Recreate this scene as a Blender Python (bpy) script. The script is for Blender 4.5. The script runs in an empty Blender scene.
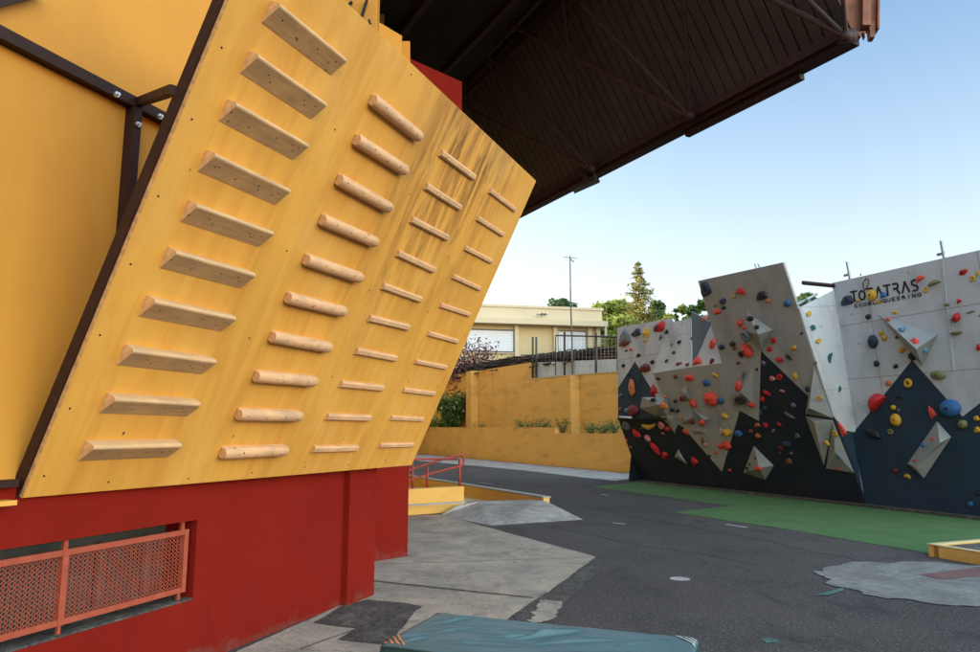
import bpy, bmesh, math, random
from mathutils import Vector, Matrix, noise
random.seed(7)
sc = bpy.context.scene
COL = sc.collection
V = Vector

# ------------------------------------------------------------------ camera
F, CX, CY, HZ, CH = 708.0, 490.0, 326.0, 432.0, 1.6
PIT = math.atan((HZ - CY) / F)
RT = V((1, 0, 0)); FW = V((0, math.cos(PIT), math.sin(PIT))); UPV = V((0, -math.sin(PIT), math.cos(PIT)))
EYE = V((0, 0, CH))
cam_d = bpy.data.cameras.new('camera'); cam = bpy.data.objects.new('camera', cam_d); COL.objects.link(cam)
cam.location = EYE; cam.rotation_euler = (math.pi / 2 + PIT, 0, 0)
cam_d.sensor_width = 36; cam_d.lens = 36 * F / 980; cam_d.clip_end = 2000; cam_d.clip_start = 0.05
sc.camera = cam

def ray(x, y): return (FW * F + RT * (x - CX) - UPV * (y - CY)).normalized()
def zp(x, y, z=0.0):
    d = ray(x, y); return EYE + d * ((z - CH) / d.z)
def pl(x, y, P, N):
    d = ray(x, y); return EYE + d * ((P - EYE).dot(N) / d.dot(N))
def vp(x):
    d = ray(x, HZ); d.z = 0; return d.normalized()
def at(x, y, Y):
    d = ray(x, y); return EYE + d * (Y / d.y)

# ------------------------------------------------------------------ materials
def mat(name, base, rough=0.7, metal=0.0, var=0.12, scale=3.0, bump=0.0, bscale=40.0, spec=0.4, extra=None):
    m = bpy.data.materials.new(name); m.use_nodes = True
    nt = m.node_tree; b = nt.nodes['Principled BSDF']
    b.inputs['Roughness'].default_value = rough; b.inputs['Metallic'].default_value = metal
    b.inputs['Specular IOR Level'].default_value = spec
    tc = nt.nodes.new('ShaderNodeTexCoord')
    n = nt.nodes.new('ShaderNodeTexNoise'); n.inputs['Scale'].default_value = scale; n.inputs['Detail'].default_value = 6
    nt.links.new(tc.outputs['Object'], n.inputs['Vector'])
    r = nt.nodes.new('ShaderNodeValToRGB')
    r.color_ramp.elements[0].position = 0.3; r.color_ramp.elements[1].position = 0.7
    r.color_ramp.elements[0].color = (*[max(0, c * (1 - var)) for c in base], 1)
    r.color_ramp.elements[1].color = (*[min(1, c * (1 + var)) for c in base], 1)
    nt.links.new(n.outputs['Fac'], r.inputs['Fac'])
    col = r.outputs['Color']
    if extra: col = extra(nt, tc, col)
    nt.links.new(col, b.inputs['Base Color'])
    if bump:
        n2 = nt.nodes.new('ShaderNodeTexNoise'); n2.inputs['Scale'].default_value = bscale; n2.inputs['Detail'].default_value = 5
        nt.links.new(tc.outputs['Object'], n2.inputs['Vector'])
        bp = nt.nodes.new('ShaderNodeBump'); bp.inputs['Strength'].default_value = bump; bp.inputs['Distance'].default_value = 0.01
        nt.links.new(n2.outputs['Fac'], bp.inputs['Height']); nt.links.new(bp.outputs['Normal'], b.inputs['Normal'])
    return m

def mapped_noise(nt, tc, scl, scale=1.0, detail=5, rough=0.6, dist=0.0):
    mp = nt.nodes.new('ShaderNodeMapping'); mp.inputs['Scale'].default_value = scl
    nt.links.new(tc.outputs['Object'], mp.inputs['Vector'])
    n = nt.nodes.new('ShaderNodeTexNoise'); n.inputs['Scale'].default_value = scale; n.inputs['Detail'].default_value = detail
    n.inputs['Roughness'].default_value = rough; n.inputs['Distortion'].default_value = dist
    nt.links.new(mp.outputs['Vector'], n.inputs['Vector']); return n
def ramp(nt, src, p0, p1, a=0.0, b=1.0):
    r = nt.nodes.new('ShaderNodeMapRange'); r.inputs['From Min'].default_value = p0; r.inputs['From Max'].default_value = p1
    r.inputs['To Min'].default_value = a; r.inputs['To Max'].default_value = b
    nt.links.new(src, r.inputs['Value']); return r.outputs['Result']
def mth(nt, op, a, b=None):
    n = nt.nodes.new('ShaderNodeMath'); n.operation = op
    for i, q in enumerate((a, b)):
        if q is None: continue
        if isinstance(q, (int, float)): n.inputs[i].default_value = q
        else: nt.links.new(q, n.inputs[i])
    return n.outputs[0]
def mix(nt, fac, a, colb, mode='MIX'):
    m = nt.nodes.new('ShaderNodeMix'); m.data_type = 'RGBA'; m.blend_type = mode
    if isinstance(fac, (int, float)): m.inputs[0].default_value = fac
    else: nt.links.new(fac, m.inputs[0])
    if isinstance(a, tuple): m.inputs[6].default_value = (*a, 1)
    else: nt.links.new(a, m.inputs[6])
    if isinstance(colb, tuple): m.inputs[7].default_value = (*colb, 1)
    else: nt.links.new(colb, m.inputs[7])
    return m.outputs[2]

def ex_ply(nt, tc, col):
    # long vertical grain, brown streaks in the upper right, knots
    g = mapped_noise(nt, tc, (5, 0.6, 1), 1.3, 7, 0.62, 0.9)
    col = mix(nt, ramp(nt, g.outputs['Fac'], 0.42, 0.74, 0, 0.6), col, (0.50, 0.20, 0.028))
    g2 = mapped_noise(nt, tc, (38, 1.3, 1), 1.0, 5, 0.7, 0.8)
    col = mix(nt, ramp(nt, g2.outputs['Fac'], 0.55, 0.8, 0, 0.18), col, (0.38, 0.17, 0.035))
    s = mapped_noise(nt, tc, (6.5, 0.8, 1), 1.3, 4, 0.55, 0.7)
    sx = nt.nodes.new('ShaderNodeSeparateXYZ'); nt.links.new(tc.outputs['Object'], sx.inputs[0])
    mu = mth(nt, 'MULTIPLY', ramp(nt, sx.outputs['X'], 1.7, 2.3), ramp(nt, sx.outputs['X'], 3.9, 3.2))
    mv = ramp(nt, sx.outputs['Y'], 1.2, 2.9, 0.10, 1.0)
    mk = mth(nt, 'MULTIPLY', mu, mv)
    st = mth(nt, 'MULTIPLY', ramp(nt, s.outputs['Fac'], 0.42, 0.58), mk)
    col = mix(nt, mth(nt, 'MULTIPLY', st, 0.72), col, (0.25, 0.10, 0.022))
    s2 = mapped_noise(nt, tc, (15, 2.4, 1), 1.3, 3, 0.55, 0.5)
    st2 = mth(nt, 'MULTIPLY', ramp(nt, s2.outputs['Fac'], 0.585, 0.64), mk)
    col = mix(nt, mth(nt, 'MULTIPLY', st2, 0.55), col, (0.09, 0.045, 0.02))
    vo = nt.nodes.new('ShaderNodeTexVoronoi'); vo.inputs['Scale'].default_value = 4.2; vo.inputs['Randomness'].default_value = 1
    mp = nt.nodes.new('ShaderNodeMapping'); mp.inputs['Scale'].default_value = (1, 0.7, 1)
    nt.links.new(tc.outputs['Object'], mp.inputs['Vector']); nt.links.new(mp.outputs['Vector'], vo.inputs['Vector'])
    col = mix(nt, ramp(nt, vo.outputs['Distance'], 0.05, 0.025), col, (0.06, 0.03, 0.015))
    # paler scuffed zone
    w = mapped_noise(nt, tc, (1.2, 0.7, 1), 1.2, 4, 0.6)
    col = mix(nt, ramp(nt, w.outputs['Fac'], 0.5, 0.75, 0, 0.5), col, (0.76, 0.46, 0.14))
    return col
def ex_redwall(nt, tc, col):
    g = mapped_noise(nt, tc, (1.0, 1.0, 0.5), 1.3, 8, 0.65)
    col = mix(nt, ramp(nt, g.outputs['Fac'], 0.5, 0.75, 0, 0.7), col, (0.13, 0.007, 0.0035))
    sx = nt.nodes.new('ShaderNodeSeparateXYZ'); nt.links.new(tc.outputs['Object'], sx.inputs[0])
    n = mapped_noise(nt, tc, (3, 3, 3), 1.5, 9, 0.75)
    k = mth(nt, 'SUBTRACT', n.outputs['Fac'], mth(nt, 'MULTIPLY', sx.outputs['Z'], 1.1))
    col = mix(nt, ramp(nt, k, 0.40, 0.60, 0, 0.6), col, (0.14, 0.075, 0.055))
    n = mapped_noise(nt, tc, (7, 7, 2.2), 1.3, 9, 0.8)
    col = mix(nt, ramp(nt, n.outputs['Fac'], 0.64, 0.68, 0, 0.35), col, (0.36, 0.05, 0.035))
    n = mapped_noise(nt, tc, (6, 6, 0.5), 1.3, 5, 0.7)
    return mix(nt, ramp(nt, n.outputs['Fac'], 0.60, 0.72, 0, 0.35), col, (0.09, 0.01, 0.008))
def ex_board(nt, tc, col):
    g = mapped_noise(nt, tc, (0.8, 0.8, 0.5), 1.3, 8, 0.65)
    col = mix(nt, ramp(nt, g.outputs['Fac'], 0.45, 0.72, 0, 0.6), col, (0.42, 0.18, 0.025))
    g = mapped_noise(nt, tc, (9, 9, 1.0), 1.3, 6, 0.7, 0.4)
    col = mix(nt, ramp(nt, g.outputs['Fac'], 0.55, 0.75, 0, 0.25), col, (0.40, 0.18, 0.03))
    v = nt.nodes.new('ShaderNodeTexVoronoi'); v.inputs['Scale'].default_value = 2.2; nt.links.new(tc.outputs['Object'], v.inputs['Vector'])
    return mix(nt, ramp(nt, v.outputs['Distance'], 0.05, 0.02, 0, 0.8), col, (0.12, 0.05, 0.02))
def ex_wood(nt, tc, col):
    oi = nt.nodes.new('ShaderNodeObjectInfo'); ad = nt.nodes.new('ShaderNodeVectorMath'); ad.operation = 'ADD'
    mu = mth(nt, 'MULTIPLY', oi.outputs['Random'], 37.0); cb_ = nt.nodes.new('ShaderNodeCombineXYZ'); nt.links.new(mu, cb_.inputs[0]); nt.links.new(mu, cb_.inputs[1])
    nt.links.new(tc.outputs['Object'], ad.inputs[0]); nt.links.new(cb_.outputs[0], ad.inputs[1])
    class T_: outputs = {'Object': ad.outputs[0]}
    tc = T_
    g = mapped_noise(nt, tc, (3, 30, 30), 1.5, 4)
    col = mix(nt, ramp(nt, g.outputs['Fac'], 0.45, 0.7, 0, 0.6), col, (0.42, 0.24, 0.13))
    vo = nt.nodes.new('ShaderNodeTexVoronoi'); vo.inputs['Scale'].default_value = 9
    nt.links.new(tc.outputs['Object'], vo.inputs['Vector'])
    col = mix(nt, ramp(nt, vo.outputs['Distance'], 0.10, 0.05), col, (0.10, 0.05, 0.03))
    d = mapped_noise(nt, tc, (4, 4, 4), 1.5, 5)
    return mix(nt, ramp(nt, d.outputs['Fac'], 0.5, 0.75, 0, 0.55), col, (0.36, 0.25, 0.16))
def ex_stain(dark, amt=0.5, scl=(2, 2, 2), p0=0.5, p1=0.75):
    def f(nt, tc, col):
        g = mapped_noise(nt, tc, scl, 1.3, 8, 0.65)
        return mix(nt, ramp(nt, g.outputs['Fac'], p0, p1, 0, amt), col, dark)
    return f
def ex_asphalt(nt, tc, col):
    g = mapped_noise(nt, tc, (0.25, 0.25, 1), 1.0, 8, 0.65)
    col = mix(nt, ramp(nt, g.outputs['Fac'], 0.35, 0.7, 0, 0.75), col, (0.088, 0.069, 0.063))
    s = mapped_noise(nt, tc, (42, 42, 42), 1.0, 4, 0.85)
    col = mix(nt, ramp(nt, s.outputs['Fac'], 0.55, 0.66, 0, 0.8), col, (0.36, 0.33, 0.31))
    s3 = mapped_noise(nt, tc, (30, 30, 30), 1.0, 4, 0.85)
    col = mix(nt, ramp(nt, s3.outputs['Fac'], 0.46, 0.36, 0, 0.85), col, (0.016, 0.014, 0.015))
    t = mapped_noise(nt, tc, (1.7, 0.8, 1), 1.2, 8, 0.7, 0.8)
    col = mix(nt, ramp(nt, t.outputs['Fac'], 0.54, 0.66, 0, 0.75), col, (0.030, 0.026, 0.028))
    r2 = mapped_noise(nt, tc, (0.6, 0.4, 1), 1.1, 6, 0.7, 0.5)
    col = mix(nt, ramp(nt, r2.outputs['Fac'], 0.55, 0.72, 0, 0.4), col, (0.13, 0.075, 0.07))
    # cracks
    for sc_, th in ((0.33, 0.012), (0.9, 0.008)):
        v = nt.nodes.new('ShaderNodeTexVoronoi'); v.feature = 'DISTANCE_TO_EDGE'; v.inputs['Scale'].default_value = sc_
        dn = mapped_noise(nt, tc, (1, 1, 1), 1.5, 6)
        ad = nt.nodes.new('ShaderNodeVectorMath'); ad.operation = 'ADD'
        nt.links.new(tc.outputs['Object'], ad.inputs[0]); nt.links.new(dn.outputs['Color'], ad.inputs[1])
        nt.links.new(ad.outputs[0], v.inputs['Vector'])
        mk = mapped_noise(nt, tc, (0.4, 0.4, 1), 1.0, 3)
        k = mth(nt, 'MULTIPLY', ramp(nt, v.outputs['Distance'], th, 0.0), ramp(nt, mk.outputs['Fac'], 0.45, 0.6, 0, 0.4))
        col = mix(nt, k, col, (0.012, 0.011, 0.012))
    return col
def ex_concrete(nt, tc, col):
    g = mapped_noise(nt, tc, (0.9, 0.9, 1), 1.0, 9, 0.7)
    col = mix(nt, ramp(nt, g.outputs['Fac'], 0.42, 0.68, 0, 0.7), col, (0.22, 0.195, 0.175))
    s = mapped_noise(nt, tc, (35, 35, 35), 1.0, 4, 0.85)
    col = mix(nt, ramp(nt, s.outputs['Fac'], 0.56, 0.66, 0, 0.8), col, (0.10, 0.09, 0.08))
    s = mapped_noise(nt, tc, (1.6, 1.6, 1), 1.0, 10, 0.85, 0.8)
    col = mix(nt, ramp(nt, s.outputs['Fac'], 0.48, 0.62, 0, 0.65), col, (0.13, 0.11, 0.095))
    s = mapped_noise(nt, tc, (5, 5, 1), 1.0, 10, 0.9, 0.3)
    col = mix(nt, ramp(nt, s.outputs['Fac'], 0.58, 0.66, 0, 0.5), col, (0.48, 0.43, 0.37))
    v = nt.nodes.new('ShaderNodeTexVoronoi'); v.feature = 'DISTANCE_TO_EDGE'; v.inputs['Scale'].default_value = 0.8
    dn = mapped_noise(nt, tc, (1.3, 1.3, 1), 1.5, 8, 0.7); ad = nt.nodes.new('ShaderNodeVectorMath'); ad.operation = 'ADD'
    nt.links.new(tc.outputs['Object'], ad.inputs[0]); nt.links.new(dn.outputs['Color'], ad.inputs[1]); nt.links.new(ad.outputs[0], v.inputs['Vector'])
    col = mix(nt, ramp(nt, v.outputs['Distance'], 0.010, 0.0, 0, 0.6), col, (0.05, 0.04, 0.035))
    s = mapped_noise(nt, tc, (12, 12, 12), 1.0, 5, 0.8)
    return mix(nt, ramp(nt, s.outputs['Fac'], 0.55, 0.75, 0, 0.5), col, (0.14, 0.12, 0.11))
def ex_panel(seamcol, su=2.44, sv=1.22, dots=(0.05, 0.05, 0.05)):
    def f(nt, tc, col):
        sx = nt.nodes.new('ShaderNodeSeparateXYZ'); nt.links.new(tc.outputs['Object'], sx.inputs[0])
        for ax, per, off in (('X', su, 0.3), ('Y', sv, 0.25)):
            a = mth(nt, 'ADD', sx.outputs[ax], off + 100 * per)
            a = mth(nt, 'MODULO', a, per)
            a = mth(nt, 'SUBTRACT', a, per / 2); a = mth(nt, 'ABSOLUTE', a)
            col = mix(nt, ramp(nt, a, 0.014, 0.008, 0, 0.75), col, seamcol)
        vo = nt.nodes.new('ShaderNodeTexVoronoi'); vo.inputs['Scale'].default_value = 2.6
        nt.links.new(tc.outputs['Object'], vo.inputs['Vector'])
        col = mix(nt, ramp(nt, vo.outputs['Distance'], 0.065, 0.04, 0, 0.8), col, dots)
        g = mapped_noise(nt, tc, (1.5, 0.6, 1), 1.2, 7, 0.65)
        col = mix(nt, ramp(nt, g.outputs['Fac'], 0.48, 0.75, 0, 0.4), col, tuple(c * 0.55 + .02 for c in dots))
        s = mapped_noise(nt, tc, (5, 9, 1), 1.2, 8, 0.8, 0.4)
        col = mix(nt, ramp(nt, s.outputs['Fac'], 0.60, 0.68, 0, 0.35), col, seamcol)
        s = mapped_noise(nt, tc, (11, 3, 1), 1.2, 7, 0.8, 0.6)
        return mix(nt, ramp(nt, s.outputs['Fac'], 0.63, 0.70, 0, 0.5), col, tuple(c * 1.1 for c in dots))
    return f
def ex_corr(nt, tc, col):
    g = mapped_noise(nt, tc, (2.2, 0.5, 1), 1.2, 6, 0.7)
    return mix(nt, ramp(nt, g.outputs['Fac'], 0.45, 0.7, 0, 0.6), col, (0.050, 0.040, 0.036))
def ex_patch(nt, tc, col):
    for scl, a, b, am in (((1.2, 1.2, 1), .46, .56, .55), ((9, 9, 1), .50, .60, .7), ((35, 35, 1), .54, .62, .7)):
        s = mapped_noise(nt, tc, scl, 1.0, 9, 0.8, 0.6)
        col = mix(nt, ramp(nt, s.outputs['Fac'], a, b, 0, am), col, (0.10, 0.09, 0.085))
    return col
def ex_gravel(nt, tc, col):
    s = mapped_noise(nt, tc, (28, 28, 28), 1.0, 5, 0.85)
    col = mix(nt, ramp(nt, s.outputs['Fac'], 0.52, 0.62, 0, 0.8), col, (0.17, 0.14, 0.12))
    s = mapped_noise(nt, tc, (20, 20, 20), 1.0, 5, 0.85)
    col = mix(nt, ramp(nt, s.outputs['Fac'], 0.48, 0.38, 0, 0.8), col, (0.012, 0.010, 0.010))
    s = mapped_noise(nt, tc, (3, 3, 3), 1.0, 8, 0.8)
    return mix(nt, ramp(nt, s.outputs['Fac'], 0.5, 0.66, 0, 0.6), col, (0.20, 0.17, 0.14))
def ex_turf(nt, tc, col):
    s = mapped_noise(nt, tc, (50, 50, 50), 1.0, 3, 0.8)
    col = mix(nt, ramp(nt, s.outputs['Fac'], 0.4, 0.7, 0, 0.5), col, (0.035, 0.10, 0.028))
    s = mapped_noise(nt, tc, (0.5, 0.5, 1), 1.0, 7, 0.7)
    return mix(nt, ramp(nt, s.outputs['Fac'], 0.5, 0.7, 0, 0.5), col, (0.09, 0.15, 0.06))
def ex_mat(nt, tc, col):
    g = mapped_noise(nt, tc, (1.5, 2.2, 1), 1.0, 5, 0.6)
    col = mix(nt, ramp(nt, g.outputs['Fac'], 0.45, 0.75, 0, 0.35), col, (0.025, 0.06, 0.07))
    g = mapped_noise(nt, tc, (5, 5, 5), 1.0, 7, 0.7)
    return mix(nt, ramp(nt, g.outputs['Fac'], 0.55, 0.72, 0, 0.35), col, (0.12, 0.17, 0.17))
def ex_plaster(nt, tc, col):
    g = mapped_noise(nt, tc, (0.5, 0.5, 1.6), 1.1, 8, 0.68)
    col = mix(nt, ramp(nt, g.outputs['Fac'], 0.50, 0.70, 0, 0.6), col, (0.42, 0.22, 0.065))
    g = mapped_noise(nt, tc, (2.2, 2.2, 0.25), 1.1, 6, 0.7)
    col = mix(nt, ramp(nt, g.outputs['Fac'], 0.6, 0.75, 0, 0.4), col, (0.30, 0.17, 0.07))
    g = mapped_noise(nt, tc, (1.1, 1.1, 1.1), 1.0, 10, 0.8, 1.0)
    return mix(nt, ramp(nt, g.outputs['Fac'], 0.64, 0.68, 0, 0.5), col, (0.24, 0.13, 0.06))

M = {}
M['ply'] = mat('varnished_plywood', (0.70, 0.345, 0.060), 0.5, var=0.08, scale=1.2, spec=0.35, bump=0.06, bscale=25, extra=ex_ply)
M['plyedge'] = mat('plywood_edge', (0.50, 0.25, 0.09), 0.8, var=0.3, scale=30)
M['rung'] = mat('raw_pine', (0.60, 0.37, 0.175), 0.6, var=0.1, scale=6, extra=ex_wood)
M['rung2'] = mat('turned_pine', (0.66, 0.37, 0.18), 0.55, var=0.08, scale=6, extra=ex_wood)
M['endgrain'] = mat('end_grain', (0.55, 0.30, 0.13), 0.8, var=0.25, scale=20)
M['yellow'] = mat('ochre_painted_board', (0.58, 0.255, 0.030), 0.75, var=0.05, scale=0.8, bump=0.15, bscale=120, extra=ex_board)
M['yplaster'] = mat('ochre_plaster', (0.74, 0.42, 0.105), 0.85, var=0.06, scale=0.6, bump=0.25, bscale=60, extra=ex_plaster)
M['red'] = mat('red_plaster', (0.195, 0.0095, 0.004), 0.85, var=0.10, scale=1.5, bump=0.35, bscale=90, spec=0.12, extra=ex_redwall)
M['brownsteel'] = mat('dark_brown_steel', (0.030, 0.011, 0.008), 0.55, 0.0, var=0.2, scale=12, spec=0.2)
M['zinc'] = mat('zinc_bolt', (0.6, 0.6, 0.6), 0.35, 0.9, var=0.1)
M['salmon'] = mat('salmon_painted_steel', (0.33, 0.06, 0.028), 0.65, var=0.12, scale=15, extra=ex_stain((0.35, 0.10, 0.06), 0.5, (12, 12, 12)))
M['railred'] = mat('red_painted_rail', (0.36, 0.045, 0.03), 0.5, var=0.15, scale=15)
M['glass'] = mat('dusty_glass', (0.07, 0.08, 0.07), 0.15, var=0.3, scale=2, spec=0.6)
M['dark'] = mat('dark_interior', (0.02, 0.018, 0.018), 0.9)
M['asphalt'] = mat('asphalt', (0.047, 0.037, 0.034), 0.85, var=0.15, scale=0.5, bump=0.9, bscale=110, spec=0.3, extra=ex_asphalt)
M['asphalt2'] = mat('patched_asphalt', (0.055, 0.046, 0.041), 0.9, var=0.3, scale=30, bump=1.0, bscale=70, extra=ex_gravel)
M['conc'] = mat('worn_concrete', (0.42, 0.335, 0.25), 0.85, var=0.12, scale=1.5, bump=0.6, bscale=60, extra=ex_concrete)
M['conc2'] = mat('pale_concrete', (0.42, 0.385, 0.35), 0.85, var=0.15, scale=2.5, bump=0.6, bscale=50, extra=ex_concrete)
M['line'] = mat('worn_white_paint', (0.33, 0.32, 0.30), 0.7, var=0.2, scale=8)
M['teal'] = mat('teal_paint_mark', (0.06, 0.13, 0.10), 0.8, var=0.35, scale=14)
M['stripe'] = mat('dull_red_stripe', (0.16, 0.07, 0.065), 0.85, var=0.2, scale=10)
M['turf'] = mat('green_court_surface', (0.065, 0.135, 0.035), 0.9, var=0.15, scale=2, bump=0.5, bscale=80, extra=ex_turf)
M['crash'] = mat('teal_vinyl', (0.070, 0.125, 0.135), 0.42, var=0.08, scale=2, bump=0.12, bscale=30, spec=0.4, extra=ex_mat)
M['crashside'] = mat('dark_green_vinyl', (0.02, 0.05, 0.045), 0.4, var=0.2, scale=4)
M['orange_tape'] = mat('orange_tape', (0.62, 0.20, 0.08), 0.6, var=0.2, scale=20)
M['white_tape'] = mat('white_tape', (0.6, 0.55, 0.5), 0.6, var=0.2, scale=20)
M['corr'] = mat('corrugated_sheet', (0.042, 0.029, 0.025), 0.75, var=0.25, scale=1.2, extra=ex_corr)
M['truss'] = mat('oxide_red_truss', (0.032, 0.010, 0.009), 0.6, var=0.3, scale=6)
M['rust'] = mat('rusty_orange_steel', (0.22, 0.08, 0.04), 0.7, var=0.3, scale=5, extra=ex_stain((0.12, 0.045, 0.03), 0.7, (4, 4, 1)))
M['deck'] = mat('dark_roof_deck', (0.022, 0.018, 0.016), 0.9, var=0.3, scale=2)
M['pgrey'] = mat('taupe_climbing_panel', (0.365, 0.37, 0.375), 0.85, var=0.06, scale=0.9, bump=0.2, bscale=150, extra=ex_panel((0.40, 0.38, 0.35)))
M['plight'] = mat('pale_grey_climbing_panel', (0.53, 0.555, 0.585), 0.85, var=0.05, scale=0.9, bump=0.2, bscale=150, extra=ex_panel((0.27, 0.27, 0.27)))
M['pwhite'] = mat('white_climbing_panel', (0.58, 0.60, 0.62), 0.8, var=0.04, scale=0.9, bump=0.1, bscale=150, extra=ex_panel((0.42, 0.43, 0.45), 9, 1.9))
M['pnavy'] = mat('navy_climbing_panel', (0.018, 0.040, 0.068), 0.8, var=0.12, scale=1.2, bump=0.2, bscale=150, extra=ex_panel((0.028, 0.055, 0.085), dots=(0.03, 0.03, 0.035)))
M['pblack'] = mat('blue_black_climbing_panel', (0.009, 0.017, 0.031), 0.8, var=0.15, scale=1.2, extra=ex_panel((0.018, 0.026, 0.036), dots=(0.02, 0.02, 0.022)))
M['slate'] = mat('slate_panel', (0.13, 0.165, 0.20), 0.8, var=0.08, scale=1)
M['vol'] = mat('grey_volume', (0.31, 0.325, 0.32), 0.7, var=0.08, scale=2, extra=ex_stain((0.14, 0.14, 0.13), 0.5, (3, 3, 3)))
M['steel'] = mat('galvanised_steel', (0.30, 0.31, 0.32), 0.45, 0.6, var=0.2, scale=5)
M['mast'] = mat('weathered_grey_pipe', (0.13, 0.12, 0.11), 0.8, var=0.2, scale=3)
M['ink'] = mat('black_lettering', (0.015, 0.015, 0.018), 0.6)
M['rope'] = mat('brown_lettering_loop', (0.16, 0.035, 0.02), 0.6)
M['cream'] = mat('cream_render', (0.60, 0.50, 0.34), 0.85, var=0.05, scale=0.4, extra=ex_stain((0.42, 0.35, 0.24), 0.5, (0.4, 0.4, 0.15), 0.55, 0.75))
M['creamd'] = mat('ochre_cream_render', (0.56, 0.44, 0.24), 0.85, var=0.06, scale=0.5)
M['shutter'] = mat('white_shutter', (0.68, 0.71, 0.75), 0.5, var=0.03, scale=2)
M['winf'] = mat('dark_window_frame', (0.10, 0.09, 0.08), 0.5)
M['fence'] = mat('black_fence_steel', (0.025, 0.025, 0.03), 0.5)
M['wire'] = mat('grey_fence_wire', (0.25, 0.25, 0.25), 0.5, 0.5)
M['wsheet'] = mat('white_corrugated_sheet', (0.55, 0.58, 0.62), 0.6, var=0.08, scale=2)
M['brush'] = mat('dead_brushwood', (0.028, 0.020, 0.016), 0.9, var=0.5, scale=5)
M['brush2'] = mat('brown_brushwood', (0.12, 0.06, 0.035), 0.9, var=0.4, scale=5)
M['bark'] = mat('bark', (0.09, 0.065, 0.045), 0.9, var=0.3, scale=10)
def leafmat(name, base, tr=0.35):
    m = bpy.data.materials.new(name); m.use_nodes = True; nt = m.node_tree; b = nt.nodes['Principled BSDF']
    g = nt.nodes.new('ShaderNodeNewGeometry'); r = nt.nodes.new('ShaderNodeValToRGB')
    r.color_ramp.elements[0].color = (*[c * 0.6 for c in base], 1); r.color_ramp.elements[1].color = (*[min(1, c * 1.5) for c in base], 1)
    nt.links.new(g.outputs['Random Per Island'], r.inputs['Fac']); nt.links.new(r.outputs['Color'], b.inputs['Base Color'])
    b.inputs['Roughness'].default_value = 0.6
    t = nt.nodes.new('ShaderNodeBsdfTranslucent'); nt.links.new(r.outputs['Color'], t.inputs['Color'])
    ms = nt.nodes.new('ShaderNodeMixShader'); ms.inputs[0].default_value = tr
    nt.links.new(b.outputs[0], ms.inputs[1]); nt.links.new(t.outputs[0], ms.inputs[2])
    nt.links.new(ms.outputs[0], nt.nodes['Material Output'].inputs['Surface']); return m
M['leaf_gold'] = leafmat('olive_gold_needles', (0.27, 0.25, 0.07))
M['leaf_lime'] = leafmat('bright_green_leaves', (0.26, 0.31, 0.06))
M['leaf_mid'] = leafmat('mid_green_leaves', (0.10, 0.17, 0.04))
M['leaf_dark'] = leafmat('dark_green_leaves', (0.07, 0.12, 0.035))
M['leaf_purple'] = leafmat('purple_leaves', (0.16, 0.06, 0.07))
M['petal'] = leafmat('cream_petals', (0.6, 0.5, 0.3))
HC = dict(red=(0.55, 0.022, 0.022), coral=(0.80, 0.075, 0.05), orange=(0.62, 0.17, 0.05), yellow=(0.66, 0.37, 0.03), olive=(0.20, 0.19, 0.08),
          black=(0.018, 0.020, 0.024), navy=(0.025, 0.035, 0.07), blue=(0.03, 0.13, 0.33), green=(0.02, 0.13, 0.10), maroon=(0.17, 0.025, 0.03),
          slate=(0.13, 0.15, 0.17), pink=(0.60, 0.22, 0.22), white=(0.5, 0.48, 0.46), brown=(0.22, 0.08, 0.04), lilac=(0.22, 0.20, 0.34), sky=(0.10, 0.30, 0.55))
HM = {k: mat(k + '_resin', v, 0.55, var=0.14, scale=9, bump=0.3, bscale=90, spec=0.4, extra=ex_stain(tuple(c * 0.6 + 0.02 for c in v), 0.35, (6, 6, 6))) for k, v in HC.items()}

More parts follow.
